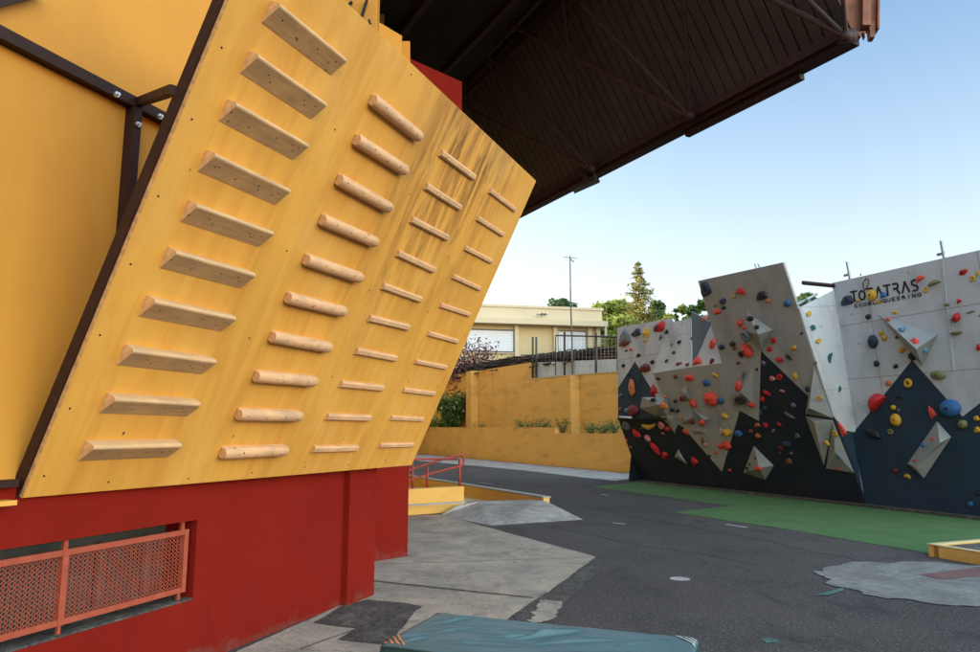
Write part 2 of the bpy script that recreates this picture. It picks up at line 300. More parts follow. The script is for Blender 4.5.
# ------------------------------------------------------------------ builders
def tag(o, label=None, cat=None, group=None, kind=None):
    if label: o['label'] = label
    if cat: o['category'] = cat
    if group: o['group'] = group
    if kind: o['kind'] = kind
    elif cat: o['kind'] = 'thing'
    return o
def thing(name, label, cat, mtx=None, group=None):
    o = bpy.data.objects.new(name, None); COL.objects.link(o); o.empty_display_size = 0.2
    if isinstance(mtx, Vector): mtx = Matrix.Translation(mtx)
    if mtx is not None: o.matrix_world = mtx
    o['_m'] = 0; del o['_m']
    MW[o.name] = mtx.copy() if mtx is not None else Matrix.Identity(4)
    return tag(o, label, cat, group)
MW = {}
class MB:
    def __init__(s): s.v = []; s.f = []; s.mi = []; s.cur = 0; s.sm = False
    def add(s, vs, fs):
        o = len(s.v); s.v += [V(p) for p in vs]
        for f in fs: s.f.append(tuple(o + i for i in f)); s.mi.append(s.cur)
        return s
    def prism(s, pts, off):
        """polygon pts (3D) extruded by off"""
        n = len(pts); pts = [V(p) for p in pts]; off = V(off)
        nn = V((0, 0, 0))
        for i in range(n): nn += pts[i].cross(pts[(i + 1) % n])
        if nn.dot(off) > 0: pts = pts[::-1]
        vs = pts + [p + off for p in pts]
        fs = [tuple(range(n)), tuple(range(2 * n - 1, n - 1, -1))] + [(i, i + n, (i + 1) % n + n, (i + 1) % n) for i in range(n)]
        return s.add(vs, fs)
    def box(s, a, b):
        (x0, y0, z0), (x1, y1, z1) = a, b
        x0, x1 = min(x0, x1), max(x0, x1); y0, y1 = min(y0, y1), max(y0, y1); z0, z1 = min(z0, z1), max(z0, z1)
        return s.prism([(x0, y0, z0), (x1, y0, z0), (x1, y1, z0), (x0, y1, z0)], (0, 0, z1 - z0))
    def bar(s, a, b, w, d, ref=V((0, 0, 1))):
        a = V(a); b = V(b); t = (b - a).normalized(); u = t.cross(ref)
        if u.length < 1e-3: u = t.cross(V((1, 0, 0)))
        u.normalize(); q = u.cross(t).normalized()
        return s.prism([a + u * w / 2 + q * d / 2, a - u * w / 2 + q * d / 2, a - u * w / 2 - q * d / 2, a + u * w / 2 - q * d / 2], b - a)
    def tube(s, pts, r, n=8, r2=None):
        pts = [V(p) for p in pts]; L = len(pts); vs = []; u = None
        for i, p in enumerate(pts):
            t = (pts[min(i + 1, L - 1)] - pts[max(i - 1, 0)]).normalized()
            if u is None:
                u = t.cross(V((0, 0, 1)));
                if u.length < 1e-3: u = t.cross(V((1, 0, 0)))
            u = (u - t * u.dot(t)).normalized(); q = t.cross(u)
            rr = r if r2 is None else r + (r2 - r) * i / (L - 1)
            for k in range(n):
                a = 2 * math.pi * k / n; vs.append(p + u * math.cos(a) * rr + q * math.sin(a) * rr)
        fs = [tuple(range(n))[::-1], tuple(range((L - 1) * n, L * n))]
        for i in range(L - 1):
            for k in range(n): fs.append((i * n + k, i * n + (k + 1) % n, (i + 1) * n + (k + 1) % n, (i + 1) * n + k))
        return s.add(vs, fs)
    def build(s, name, mats, parent=None, smooth=False, bevel=0, label=None, local=False):
        me = bpy.data.meshes.new(name)
        inv = MW[parent.name].inverted() if (parent is not None and not local) else None
        vs = [inv @ p for p in s.v] if inv else s.v
        me.from_pydata([tuple(p) for p in vs], [], s.f)
        if not isinstance(mats, (list, tuple)): mats = [mats]
        for m in mats: me.materials.append(m)
        for p, i in zip(me.polygons, s.mi): p.material_index = i
        me.update()
        bm = bmesh.new(); bm.from_mesh(me); bmesh.ops.recalc_face_normals(bm, faces=bm.faces); bm.to_mesh(me); bm.free()
        if smooth:
            for p in me.polygons: p.use_smooth = True
        o = bpy.data.objects.new(name, me); COL.objects.link(o)
        if parent is not None: o.parent = parent
        if bevel:
            b = o.modifiers.new('bevel', 'BEVEL'); b.width = bevel; b.segments = 2; b.limit_method = 'ANGLE'; b.angle_limit = math.radians(40)
        if label: o['label'] = label
        return o
def frame(P, x, y, z):
    return Matrix(((x.x, y.x, z.x, P.x), (x.y, y.y, z.y, P.y), (x.z, y.z, z.z, P.z), (0, 0, 0, 1)))
def single(mb, name, mats, label, cat, loc=None, group=None, kind=None, **k):
    """a top-level thing that is one mesh, origin at loc"""
    if loc is None:
        loc = V((sum(p.x for p in mb.v) / len(mb.v), sum(p.y for p in mb.v) / len(mb.v), min(p.z for p in mb.v)))
    loc = V(loc); mb.v = [p - loc for p in mb.v]
    o = mb.build(name, mats, **k); o.location = loc
    return tag(o, label, cat, group, kind)

# ------------------------------------------------------------------ ground
def sheet(name, pts, z, m, n=None):
    mb = MB(); mb.add([(p.x, p.y, z) for p in pts], [tuple(range(len(pts)))])
    o = mb.build(name, m); o['kind'] = 'structure'; return o
g = MB(); g.add([(-400, -400, 0), (500, -400, 0), (500, 600, 0), (-400, 600, 0)], [(0, 1, 2, 3)])
tag(g.build('asphalt_ground', M['asphalt']), kind='structure')
def gp(L): return [zp(x, y) for x, y in L]
def rag(L, amp=0.03, step=0.12, seed=1):
    """wobbly edge for a ground outline"""
    out = []; n = len(L)
    for i in range(n):
        a, b = L[i], L[(i + 1) % n]; d = (b - a).length; k = max(1, min(200, int(d / step)))
        for j in range(k):
            p = a.lerp(b, j / k); q = V((noise.noise(p * 3 + V((seed, 0, 0))), noise.noise(p * 3 + V((0, seed, 9))), 0)) * amp
            q += V((noise.noise(p * 12), noise.noise(p * 12 + V((5, 5, 5))), 0)) * amp * 0.5
            out.append(p + q)
    return out
sheet('concrete_pavement', rag(gp([(409, 516), (442, 514.5), (475, 524), (596, 557), (548, 592), (510, 616), (430, 700), (180, 700), (238, 651), (340, 606)]) , 0.02), 0.004, M['conc'])
sheet('asphalt_patch', rag(gp([(340, 607), (369, 600), (425, 607), (415, 612), (388, 645), (338, 640), (353, 629), (313, 624)]), 0.03), 0.008, M['asphalt2'])
# pavement joints
def joint(a, b, w=0.018, z=0.012, m='dark', name='pavement_joint'):
    A, B = zp(*a), zp(*b); t = (B - A).normalized(); u = V((t.y, -t.x, 0)) * w / 2
    pts = rag([A - u, B - u, B + u, A + u], 0.008, 0.1)
    return sheet(name, pts, z, M[m])
joint((369, 581.5), (534, 599)); joint((376, 565), (594, 558), 0.012); joint((300, 650), (353, 631), 0.010)
sheet('pale_pavement_slab', rag(gp([(376, 565), (590, 559), (548, 591), (534, 598), (369, 580.5), (371, 566)]), 0.01), 0.008, M['conc'])
sheet('gutter_stone', rag(gp([(526, 622), (543, 600), (564, 602), (545, 625)]), 0.09, .06), 0.010, M['conc'])
gut = sheet('asphalt_gutter', rag(gp([(510, 616.5), (548, 593), (597, 557.5), (602, 566), (560, 610), (530, 632)]), 0.05), 0.006, M['asphalt2'])
# far pavement by the ochre wall
sheet('pale_road_edge', rag(gp([(380, 452), (430, 455), (630, 473.5), (640, 476), (616, 481), (520, 470), (410, 460), (380, 456)]), 0.1, 0.5), 0.004, M['conc2'])
sheet('green_court', rag(gp([(592, 486.8), (628, 483.5), (640, 481.5), (866, 507), (1100, 533), (1100, 577), (926, 553), (800, 531.5), (673, 512.3), (731, 506)]), 0.04, 0.3), 0.004, M['turf'])
M['patch'] = mat('worn_pale_screed', (0.23, 0.21, 0.19), 0.9, var=0.2, scale=2, bump=0.8, bscale=50, extra=ex_patch)
sheet('worn_pale_patch', rag(rag(gp([(812, 571), (835, 565), (890, 562), (1000, 566), (1060, 572), (1060, 604), (980, 608), (930, 604), (870, 596), (838, 588)]), 0.16, 0.12, 1), 0.05, 0.03, 5), 0.008, M['patch'])
sheet('red_floor_stripe', gp([(919, 575.5), (1010, 564), (1015, 572), (944, 580.5)]), 0.012, M['stripe'])
def disc(name, c, r, z, m, n=24):
    P = zp(*c); return sheet(name, [P + V((math.cos(a), math.sin(a), 0)) * r for a in [2 * math.pi * i / n for i in range(n)]], z, m)
disc('pale_cover_disc', (680, 579), 0.11, 0.004, M['conc2'])
for a, b in [((601, 494.5), (608, 495.5)), ((612, 523), (625, 524.5)), ((726, 524.5), (747, 528)), ((480, 483), (492, 484))]:
    A, B = zp(*a), zp(*b); joint(a, b, 0.09, 0.008, 'line', 'white_road_mark')
P0 = zp(770, 641); star = [P0 + V((math.cos(a), math.sin(a), 0)) * r for a, r in [(2 * math.pi * i / 10 + .3, 0.09 if i % 2 == 0 else 0.045) for i in range(10)]]
sheet('teal_star_mark', star, 0.005, M['teal'])
sheet('teal_floor_mark', rag(gp([(816, 596), (845, 588), (842, 592), (828, 596)]), 0.03), 0.012, M['teal'])
for i in range(3):   # long cracks across the asphalt
    L = [[(560, 506), (700, 528), (780, 543), (862, 561)], [(548, 500), (640, 517), (700, 527)], [(520, 520), (640, 545), (760, 565)], [(650, 560), (700, 590), (720, 640)]][i]
    pts = gp(L); fine = []
    for a, b in zip(pts, pts[1:]):
        k = 14
        for j in range(k): fine.append(a.lerp(b, j / k))
    fine.append(pts[-1])
    lf = []; rt = []
    for j, p in enumerate(fine):
        w = [0.06, 0.03, 0.012][i] * (0.4 + abs(noise.noise(p * 2))); q = V((noise.noise(p * 1.3), noise.noise(p * 1.3 + V((7, 7, 7))), 0)) * 0.12
        t = (fine[min(j + 1, len(fine) - 1)] - fine[max(j - 1, 0)]).normalized(); u = V((t.y, -t.x, 0))
        lf.append(p + q + u * w); rt.append(p + q - u * w)
    mb = MB(); n = len(lf); mb.add([(p.x, p.y, 0.004) for p in lf + rt], [(j, j + 1, n + j + 1, n + j) for j in range(n - 1)])
    tag(mb.build('asphalt_crack', M['asphalt2'] if i < 2 else M['dark']), kind='structure')

# ------------------------------------------------------------------ red building base
dR = vp(770); nR = V((dR.y, -dR.x, 0)); BR = zp(340.5, 605.7)
UZ = V((0, 0, 1))
FR = frame(BR, dR, UZ, nR)     # local x along, y up, z out
def fr(u, z, n=0.0): return BR + dR * u + UZ * z + nR * n
bld = thing('sports_building', 'long red plastered building base with ochre boarding above, behind the wooden rung board', 'building', Matrix.Translation(fr(0, 0)))
def fbox(mb, u0, u1, z0, z1, n0, n1): return mb.prism([fr(u0, z0, n0), fr(u1, z0, n0), fr(u1, z1, n0), fr(u0, z1, n0)], nR * (n1 - n0))
w = MB(); OZ0, OZ1, OU = 0.445, 0.985, -1.87; WTOP = 1.32
fbox(w, OU, 0.0, 0, WTOP, -0.3, 0); fbox(w, -7, OU, 0, OZ0, -0.3, 0); fbox(w, -7, OU, OZ1, WTOP, -0.3, 0); fbox(w, -7, -5.2, OZ0, OZ1, -0.3, 0)
w.build('lower_wall', M['red'], bld)
w = MB(); fbox(w, 0.0, 0.49, 0, WTOP, -0.6, 0.07); w.build('pilaster', M['red'], bld, bevel=0.008)
w = MB()
A2 = V((-1.9, 8.70, 0)); B2 = zp(407.5, 556.5); dl = vp(366)
C2 = B2 + dl * 6; D2 = C2 + V((-9, -3, 0)); Q2 = fr(0.49, 0, -0.6)
w.prism([fr(0.30, 0, -0.3), A2, B2, C2, D2, fr(0, 0, -7)], (0, 0, 5.2)); w.build('rear_block', M['red'], bld)
# ochre boarding above the red base
w = MB(); fbox(w, -7, 0.2, WTOP, 5.6, -0.3, -0.02); w.build('ochre_boarding', M['yellow'], bld)
# unseen mass added behind the rung board to block the low sun
E1 = C2 + dl * 46
w = MB(); w.prism([C2 + V((-.4, 0, 0)), E1, E1 + V((-26, -4, 0)), C2 + V((-22, -6, 0))], (0, 0, 11.5)); w.build('hidden_sun_block', M['yplaster'], bld)
w = MB(); w.prism([fr(-7, 0, -0.4), fr(-7, 0, -16), fr(0, 0, -16), fr(0, 0, -0.4)], (0, 0, 7.5)); w.build('side_block', M['red'], bld)
# ochre and red projections seen over the top edge of the rung board
def vcol(name, pxl, pxr, ytop, Y, zbot, depth, m, skew=0):
    a = at(pxl, ytop, Y + skew); b = at(pxr, ytop, Y); mb = MB(); zt = b.z
    back = V((-0.1, 1, 0)) * depth
    mb.prism([V((a.x, a.y, zbot)), V((b.x, b.y, zbot)), V((b.x, b.y, zbot)) + back, V((a.x, a.y, zbot)) + back], (0, 0, zt - zbot)); return mb.build(name, m, bld, bevel=0.01)
vcol('ochre_post', 300, 379, -60, 8.9, 4.5, 0.5, M['yellow'])
vcol('ochre_block', 372, 410, 41, 10.0, 4.6, 0.9, M['yellow'])
m2 = MB(); a = at(372, 18, 9.4); b = at(402, 36, 9.9); c = at(402, 60, 9.9); d = at(372, 60, 9.4)
m2.prism([a, b, c, d], V((-.05, .3, 0))); m2.build('ochre_bevel', M['yellow'], bld)
m3 = MB(); a = at(404, 56, 10.6); b = at(462, 82, 11.4); zz = 4.4
m3.prism([V((a.x, a.y, zz)), V((b.x, b.y, zz)), V((b.x, b.y, b.z)), V((a.x, a.y, a.z))], V((-.2, 1.6, 0))); m3.build('red_projection', M['red'], bld)
m4 = MB()
for (x0, y0, x1, y1) in [(367, 0, 359, 26), (352, 2, 346, 8), (369, 20, 370, 24)]:
    m4.bar(at(x0, y0, 8.86), at(x1, y1, 8.86), 0.035, 0.03)
m4.build('bracket', M['dark'], bld)

# window with grille
win = MB(); fbox(win, -5.2, OU, OZ0, OZ1, -0.30, -0.285)
wo = win.build('window', M['glass'], bld)
wf = MB(); fbox(wf, -5.2, OU - 0.001, 0.955, OZ1 - 0.001, -0.284, -0.262)
for u in (-4.2, -3.32, -2.42, OU - 0.18): fbox(wf, u - 0.025, u + 0.025, OZ0, 0.899, -0.284, -0.25)
wf.build('window_frame', M['winf'], bld)
sl = MB(); fbox(sl, -5.2, OU, OZ0 - 0.001, OZ0 + 0.012, -0.28, -0.004); sl.build('window_sill', M['asphalt2'], bld)
gr = thing('window_grille', 'salmon painted expanded mesh grille in front of the low window opening', 'grille', Matrix.Translation(fr(-2.2, 0.5)))
GN = -0.03
def pxuz(x, y, n=GN):
    X = pl(x, y, BR + nR * n, nR); return (X - BR).dot(dR), X.z
gt0 = pxuz(187, 538)[1]; 
uR = pxuz(185, 560)[0]; uM = pxuz(63, 590)[0]; uL = uM - (uR - uM) * 1.15
zT, zB = 0.925, 0.505
fm = MB(); s = 0.034
fbox(fm, uL, uR, zT - s, zT, GN - 0.03, GN); fbox(fm, uL, uR, zB, zB + s, GN - 0.03, GN)
for u in (uL, uM, uR): fbox(fm, u - s * .55, u + s * .55, zB - 0.001, zT + 0.001, GN - 0.032, GN + 0.003)
for u in (uM, uR - 0.03): 
    fbox(fm, u - 0.014, u + 0.014, zT, OZ1, GN - 0.025, GN - 0.005); fbox(fm, u - 0.010, u + 0.010, OZ0 + .012, zB, GN - 0.025, GN - 0.005)
fm.build('frame', M['salmon'], gr)
for (a, b) in ((uL, uM), (uM, uR)):
    em = MB(); cw, chh = 0.031, 0.025; nx = int((b - a) / cw); nz = int((zT - zB - 2 * s) / chh) + 1; cw = (b - a) / nx
    for i in range(nx):
        for k in range(nz):
            u = a + i * cw; z = zB + s + k * chh
            if z > zT - s: continue
            for (p, q) in (((u, z), (u + cw * .38, z + chh / 2)), ((u + cw * .62, z + chh / 2), (u + cw, z)), ((u + cw * .62, z - chh / 2), (u + cw, z)), ((u, z), (u + cw * .38, z - chh / 2)), ((u + cw * .38, z + chh / 2), (u + cw * .62, z + chh / 2))):
                em.bar(fr(p[0], p[1], GN - 0.016), fr(q[0], q[1], GN - 0.016), 0.004, 0.003, nR)
    em.build('expanded_mesh', M['salmon'], gr)

# ------------------------------------------------------------------ rung board
hB = vp(803); TB = math.radians(26); oB = V((hB.y, -hB.x, 0)); eB = oB * math.sin(TB) + UZ * math.cos(TB); NB = hB.cross(eB)
PB = V((-2.5264, 3.9257, 1.2469)); FB = frame(PB, hB, eB, NB)
bd = thing('rung_board', 'overhanging varnished plywood board with four columns of wooden rungs, fixed to the red building', 'climbing board', FB)
def L(u, v, n=0): return V((u, v, n))
mb = MB(); mb.prism([L(0, 0, -0.02), L(4.2, 0, -0.02), L(4.2, 3.32, -0.02), L(0, 3.32, -0.02)], (0, 0, 0.02))
mb.build('plywood_panel', M['ply'], bd, local=True, bevel=0.002)
mb = MB(); mb.prism([L(-0.008, 0, -0.022), L(-0.001, 0, -0.022), L(-0.001, 3.32, -0.022), L(-0.008, 3.32, -0.022)], (0, 0, 0.022)); mb.build('edge_strip', M['plyedge'], bd, local=True)
mb = MB(); mb.box((-0.02, -0.01, -0.095), (-0.0005, 3.32, -0.0225)); mb.box((0.02, 0.02, -0.10), (0.08, 3.3, -0.0205)); mb.box((4.08, 0.02, -0.10), (4.15, 3.3, -0.0205))
mb.box((0.08, 3.2, -0.10), (4.08, 3.27, -0.0205)); mb.box((0.08, 1.6, -0.10), (4.08, 1.67, -0.0205)); mb.box((0.081, 0.03, -0.10), (4.079, 0.09, -0.0205))
mb.build('steel_frame', M['brownsteel'], bd, local=True)
# rungs
def prof_rung(prof, length, m, name, ends=None, sm=False, taper=0.0):
    mb = MB(); n = len(prof); vs = []
    cv = sum(p[0] for p in prof) / n; cn = sum(p[1] for p in prof) / n
    st = [(0.0, 1 - taper), (0.012, 1.0), (length - 0.012 - taper * 0.05, 1.0), (length, 1 - taper)]
    for u, sc_ in st:
        for (v, q) in prof: vs.append((u, cv + (v - cv) * sc_, max(0.0005, cn + (q - cn) * sc_)))
    mb.cur = 1; mb.add(vs, [tuple(range(n))]); 
    mb.add([vs[len(vs) - n + i] for i in range(n)], [tuple(range(n))])
    mb.cur = 0
    fs = []
    for i in range(len(st) - 1):
        for k in range(n): fs.append((i * n + k, i * n + (k + 1) % n, (i + 1) * n + (k + 1) % n, (i + 1) * n + k))
    mb.add(vs, fs)
    # screw holes
    mb.cur = 2
    return mb
def screws(mb, pts, r=0.006):
    for (u, v, q, nv, nn) in pts:
        c = V((u, v, q)); nn_ = V((0, nv, nn)).normalized(); a = V((1, 0, 0)); b = nn_.cross(a)
        mb.add([c + nn_ * 0.0012 + a * math.cos(t) * r + b * math.sin(t) * r for t in [math.pi * k / 3 for k in range(6)]], [(0, 1, 2, 3, 4, 5)])
w_prof = [(-0.062, 0.0), (-0.060, 0.004), (0.045, 0.080), (0.056, 0.088), (0.066, 0.090), (0.076, 0.084), (0.081, 0.074), (0.082, 0.055), (0.080, 0.0)]
w_prof = [(a * .92, b * .9) for a, b in w_prof]
r1 = prof_rung(w_prof, 0.635, None, ''); nv, nn = -0.586, 0.81
screws(r1, [(u * .9, 0.0 + dv * .92, 0.0415 + dv * 0.66, nv, nn) for u, dv in ((0.09, 0.015), (0.26, -0.012), (0.45, 0.012), (0.60, -0.01), (0.64, 0.02))])
R1 = r1.build('rung', [M['rung'], M['endgrain'], M['dark']], bd, local=True, bevel=0.0)
c_prof = [(0.045 * math.sin(a), 0.030 + 0.042 * math.cos(a)) for a in [math.radians(-125 + 250 * k / 18) for k in range(19)]] + [(0.04, 0.0), (-0.04, 0.0)]
r2 = prof_rung(c_prof, 0.665, None, '', taper=0.18)
screws(r2, [(u, 0.006 * k, 0.0725, 0.1 * k, 1) for u, k in ((0.12, 1), (0.30, -1), (0.47, 1), (0.57, -1))], 0.005)
R2 = r2.build('rung', [M['rung2'], M['endgrain'], M['dark']], bd, local=True)
for p in R2.data.polygons:
    if p.material_index == 0: p.use_smooth = True
R2.data.set_sharp_from_angle(angle=math.radians(35)) if hasattr(R2.data, 'set_sharp_from_angle') else None
o_prof = [(-0.027, 0), (-0.030, 0.016), (-0.016, 0.032), (0.016, 0.032), (0.030, 0.020), (0.030, 0.0)]
r3 = prof_rung(o_prof, 0.645, None, ''); screws(r3, [(0.1, 0, .032, 0, 1), (0.35, 0, .032, 0, 1), (0.6, 0, .032, 0, 1)], 0.004)
R3 = r3.build('rung', [M['rung2'], M['endgrain'], M['dark']], bd, local=True)
o_prof2 = [(-0.024, 0), (-0.024, 0.014), (-0.014, 0.024), (0.014, 0.024), (0.024, 0.014), (0.024, 0.0)]
r4 = prof_rung(o_prof2, 0.645, None, ''); screws(r4, [(0.1, 0, .024, 0, 1), (0.6, 0, .024, 0, 1)], 0.004)
R4 = r4.build('rung', [M['rung2'], M['endgrain'], M['dark']], bd, local=True)
VAR = []
for pr_, (nz_, mv_) in ((R1, (0.585, 0.8)), (R2, (0, 0)), (R3, (0, 0)), (R4, (0, 0))):
    d_ = {}
    for q in (1, 2):
        me = pr_.data.copy(); rq = random.Random(q * 31)
        for p in me.polygons:
            if p.material_index == 2:
                du = rq.uniform(-.07, .07)
                for vi in p.vertices: me.vertices[vi].co.x += du
        d_[q] = me
    VAR.append(d_)
for ci, (proto, u0, v0) in enumerate(((R1, 0.235, 0.272), (R2, 1.30, 0.245), (R3, 2.345, 0.245), (R4, 3.365, 0.255))):
    for k in range(10):
        o = proto if k == 0 else proto.copy()
        if k and k % 3: o.data = VAR[ci][k % 3]
        if k: COL.objects.link(o); o.parent = bd
        o.location = (u0 + random.uniform(-.012, .012) - (0.002 * k if ci > 1 else 0), v0 + 0.2975 * k + random.uniform(-.006, .006), 0)
        o.rotation_euler = (0, 0, random.uniform(-0.012, 0.012)); o.scale = (random.uniform(0.985, 1.01), 1, 1)
        o['label'] = ['deep wedge-shaped rung of the leftmost column', 'round log rung of the second column', 'bevelled strip rung of the third column', 'thin strip rung of the rightmost column'][ci]
scr = MB(); scr.tube([L(0, 0, 0.0), L(0, 0, 0.0015)], 0.0065, 10); S0 = scr.build('screw', M['dark'], bd, local=True)
spots = [(0.06, .12 + .42 * k) for k in range(8)] + [(.5 + .62 * k, 0.06) for k in range(6)] + [(1.12, 1.1), (1.14, 1.75), (2.2, .9), (2.2, 1.64), (3.2, 1.64), (1.1, 2.6), (2.2, 2.5), (3.2, .8), (4.12, .7), (4.12, 1.5), (4.12, 2.3), (1.6, 3.26), (2.6, 3.26), (3.6, 3.26)]
for i, (u, v) in enumerate(spots):
    o = S0 if i == 0 else S0.copy()
    if i: COL.objects.link(o); o.parent = bd
    o.location = (u + random.uniform(-.01, .01), v + random.uniform(-.02, .02), 0)
# brown steel frame on the ochre boarding
stf = thing('wall_frame', 'dark brown steel frame of beams bolted on the ochre boarding left of the rung board', 'steel frame', Matrix.Translation(fr(-2.65, 1.35)))
s1 = MB(); fbox(s1, -7, -0.9, 3.71, 3.782, -0.0195, 0.05); s1.build('horizontal_beam', M['brownsteel'], stf)
s1 = MB(); fbox(s1, -2.705, -2.645, 1.42, 3.709, -0.0195, 0.06); s1.build('upright', M['brownsteel'], stf)
s1 = MB(); fbox(s1, -7, -3.24, 1.31, 1.35, 0.0, 0.06); s1.build('bottom_beam', M['brownsteel'], stf)
s1 = MB(); pa = fr(-2.66, 3.76, 0.05); pb = PB + hB * -0.03 + eB * 2.34 + NB * -0.09; s1.bar(pa, pb, 0.045, 0.05); s1.build('strut', M['brownsteel'], stf)
s1 = MB(); s1.bar(at(-40, 12, 3.4), at(40, -8, 3.75), 0.045, 0.05); s1.build('upper_strut', M['brownsteel'], stf)
for (x, y) in ((117, 94.5), (160, 116.5), (138, 124.5)):
    s1 = MB(); c = pl(x, y, BR + nR * 0.07, nR); s1.tube([c - nR * 0.012, c + nR * 0.006], 0.018, 14); s1.tube([c + nR * 0.004, c + nR * 0.022], 0.010, 6); s1.build('bolt', M['zinc'], stf)
lb = MB(); fbox(lb, -7, -3.27, 1.22, 1.245, 0.0, 0.10); 
single(lb, 'timber_ledge', M['ply'], 'thin varnished timber ledge along the top of the red wall, at the left picture edge', 'ledge')
for (x, y) in ((209, 74),):
    pass

# ------------------------------------------------------------------ big canopy roof
hC = vp(100); iC = V((hC.y, -hC.x, 0)); iC = -iC if iC.x > 0 else iC
ph = math.radians(58); eC = iC * math.cos(ph) + UZ * math.sin(ph); NC = hC.cross(eC)
if NC.z > 0: NC = -NC        # pointing down/outwards to the viewer side
PC = zp(700, 118, 8.0)
rf = thing('canopy_roof', 'huge dark corrugated canopy roof on oxide red trusses over the building', 'roof', frame(PC, hC, eC, hC.cross(eC)))
def rc(u, v, n=0): return PC + hC * u + eC * v + NC * n
U0, U1 = -3.45, 40.0
# corrugated sloping face: trapezoid ribs
mb = MB(); per = 0.24; pts = []; u = U0
while u < U1:
    pts += [(u, 0.0), (u + per * .74, 0.0), (u + per * .79, -0.09), (u + per * .95, -0.09)]; u += per
pts.append((u, 0.0)); n = len(pts)
vs = [rc(a, 0.0, b) for a, b in pts] + [rc(a, 3.86, b) for a, b in pts]
mb.add(vs, [(i, i + 1, n + i + 1, n + i) for i in range(n - 1)])
o = mb.build('corrugated_cladding', M['corr'], rf); so = o.modifiers.new('thick', 'SOLIDIFY'); so.thickness = 0.02
# upper deck
top = rc(0, 3.86); 
mb = MB(); a = rc(U0, 3.86, -0.15); b = rc(U1, 3.86, -0.15)
mb.prism([a, b, b + iC * 16, a + iC * 16], (0, 0, 0.25)); mb.build('upper_deck', M['deck'], rf)
mb = MB()
for k in range(9): mb.bar(a + iC * (1 + 1.7 * k) - UZ * 0.12, b + iC * (1 + 1.7 * k) - UZ * 0.12, 0.14, 0.2)
mb.build('purlins', M['truss'], rf)
# eaves beams and gutter
mb = MB(); mb.bar(rc(U0, 0.10, 0.10), rc(U1, 0.10, 0.10), 0.22, 0.16); mb.build('eaves_beam', M['truss'], rf)
mb = MB(); mb.bar(rc(U0, -0.03, 0.04), rc(U1, -0.03, 0.04), 0.24, 0.17); mb.build('gutter', M['brownsteel'], rf)
mb = MB(); mb.bar(rc(-2.4, -0.17, 0.06), rc(0.42, -0.17, 0.06), 0.12, 0.14); mb.build('edge_channel', M['brownsteel'], rf)
mb = MB(); mb.bar(rc(U0, 3.82, 0.12), rc(U1, 3.82, 0.12), 0.14, 0.16); mb.bar(rc(U0, 3.55, 0.3), rc(U1, 3.55, 0.3), 0.10, 0.10); mb.build('ridge_beam', M['truss'], rf)
Pt = PC + NC * 0.35
def rp(x, y): return pl(x, y, Pt, NC)
ext = lambda a, b, k: (a, (a[0] + (b[0] - a[0]) * k, a[1] + (b[1] - a[1]) * k))
for a, b, r in [((690, 116), (580, 3), .05), ((690, 116), (515, 28), .05), ((690, 116), (681, -40), .05),
             ((592, 169), (467, 108), .05), ((592, 169), (488, 56), .05), ((592, 169), (568, 45), .05), ((568, 45), (560, -30), .05),
             ((846, 37), (690, -42), .055), ((846, 37), (840, -40), .04), ((515, 28), (488, -10), .045), ((515, 28), (560, -20), .05), ((488, 56), (515, 28), .04), ((488, 56), (510, 130), .04),((846, 37),(777,-30),.045)]:
    mb = MB(); mb.tube([rp(*a), rp(*b)], r * 0.9, 8); mb.build('truss_member', M['truss'], rf)
for c in [(690, 116), (592, 169), (846, 37), (515, 28)]:
    mb = MB(); p = rp(*c)
    bm = bmesh.new(); bmesh.ops.create_icosphere(bm, subdivisions=2, radius=0.10); vs = [v.co + p for v in bm.verts]; fs = [tuple(v.index for v in f.verts) for f in bm.faces]; bm.free()
    mb.add(vs, fs); mb.build('truss_node', M['truss'], rf, smooth=True)
# fascia at the corner
cc = rc(U0, 0, 0)
def cp(x, y): return at(x, y, cc.y)
mb = MB(); dd = V((0.1, 0.5, 0))
for (x0, x1, yb, off) in ((842.5, 849, 31, 0), (859, 867, 29, .12), (876, 878, 30, .05)):
    pts = [cp(x0, yb), cp(x1, yb), cp(x1 + 1, -60), cp(x0 + 1, -60)]
    mb.prism([p - V((0, off, 0)) for p in pts], dd * .4)
mb.build('fascia_rib', M['rust'], rf)
mb = MB(); pts = [cp(849, 33), cp(858, 32), cp(868, 22), cp(874, 26), cp(876.5, 27), cp(878, -60), cp(849, -60)]
mb.prism([p + V((0, 0.02, 0)) for p in pts], dd * .5); mb.build('fascia_panel', M['rust'], rf)
mb = MB(); mb.prism([cp(869, 22), cp(876, 22), cp(875, 37), cp(870.5, 37)], dd * .3); mb.prism([cp(856, 32), cp(862, 31), cp(861, 37)], dd * .3); mb.prism([cp(863, 31), cp(866, 31), cp(865, 38)], dd * .2); mb.build('broken_trim', M['rust'], rf)
mb = MB(); mb.tube([cp(840, 36), cp(848, 38), cp(853, 36)], 0.13, 10); mb.build('corner_pipe', M['truss'], rf, smooth=True)
# floodlight bracket under the eaves
fl = thing('floodlight_bracket', 'small black bracket with crossbar hanging below the canopy edge', 'bracket', rc(3.3, -0.2, 0.1))
pz = pl(590, 178, PC + NC * .1, NC); Yb = pz.y - 0.35
mb = MB(); mb.bar(at(574, 191.5, Yb), at(599, 180.5, Yb), 0.10, 0.09); mb.build('crossbar', M['dark'], fl)
mb = MB(); mb.bar(at(586, 185, Yb), at(585, 171, Yb + .3), 0.12, 0.12); mb.bar(at(596, 180, Yb), at(594, 172, Yb), 0.06, 0.06); mb.build('hanger', M['truss'], fl)

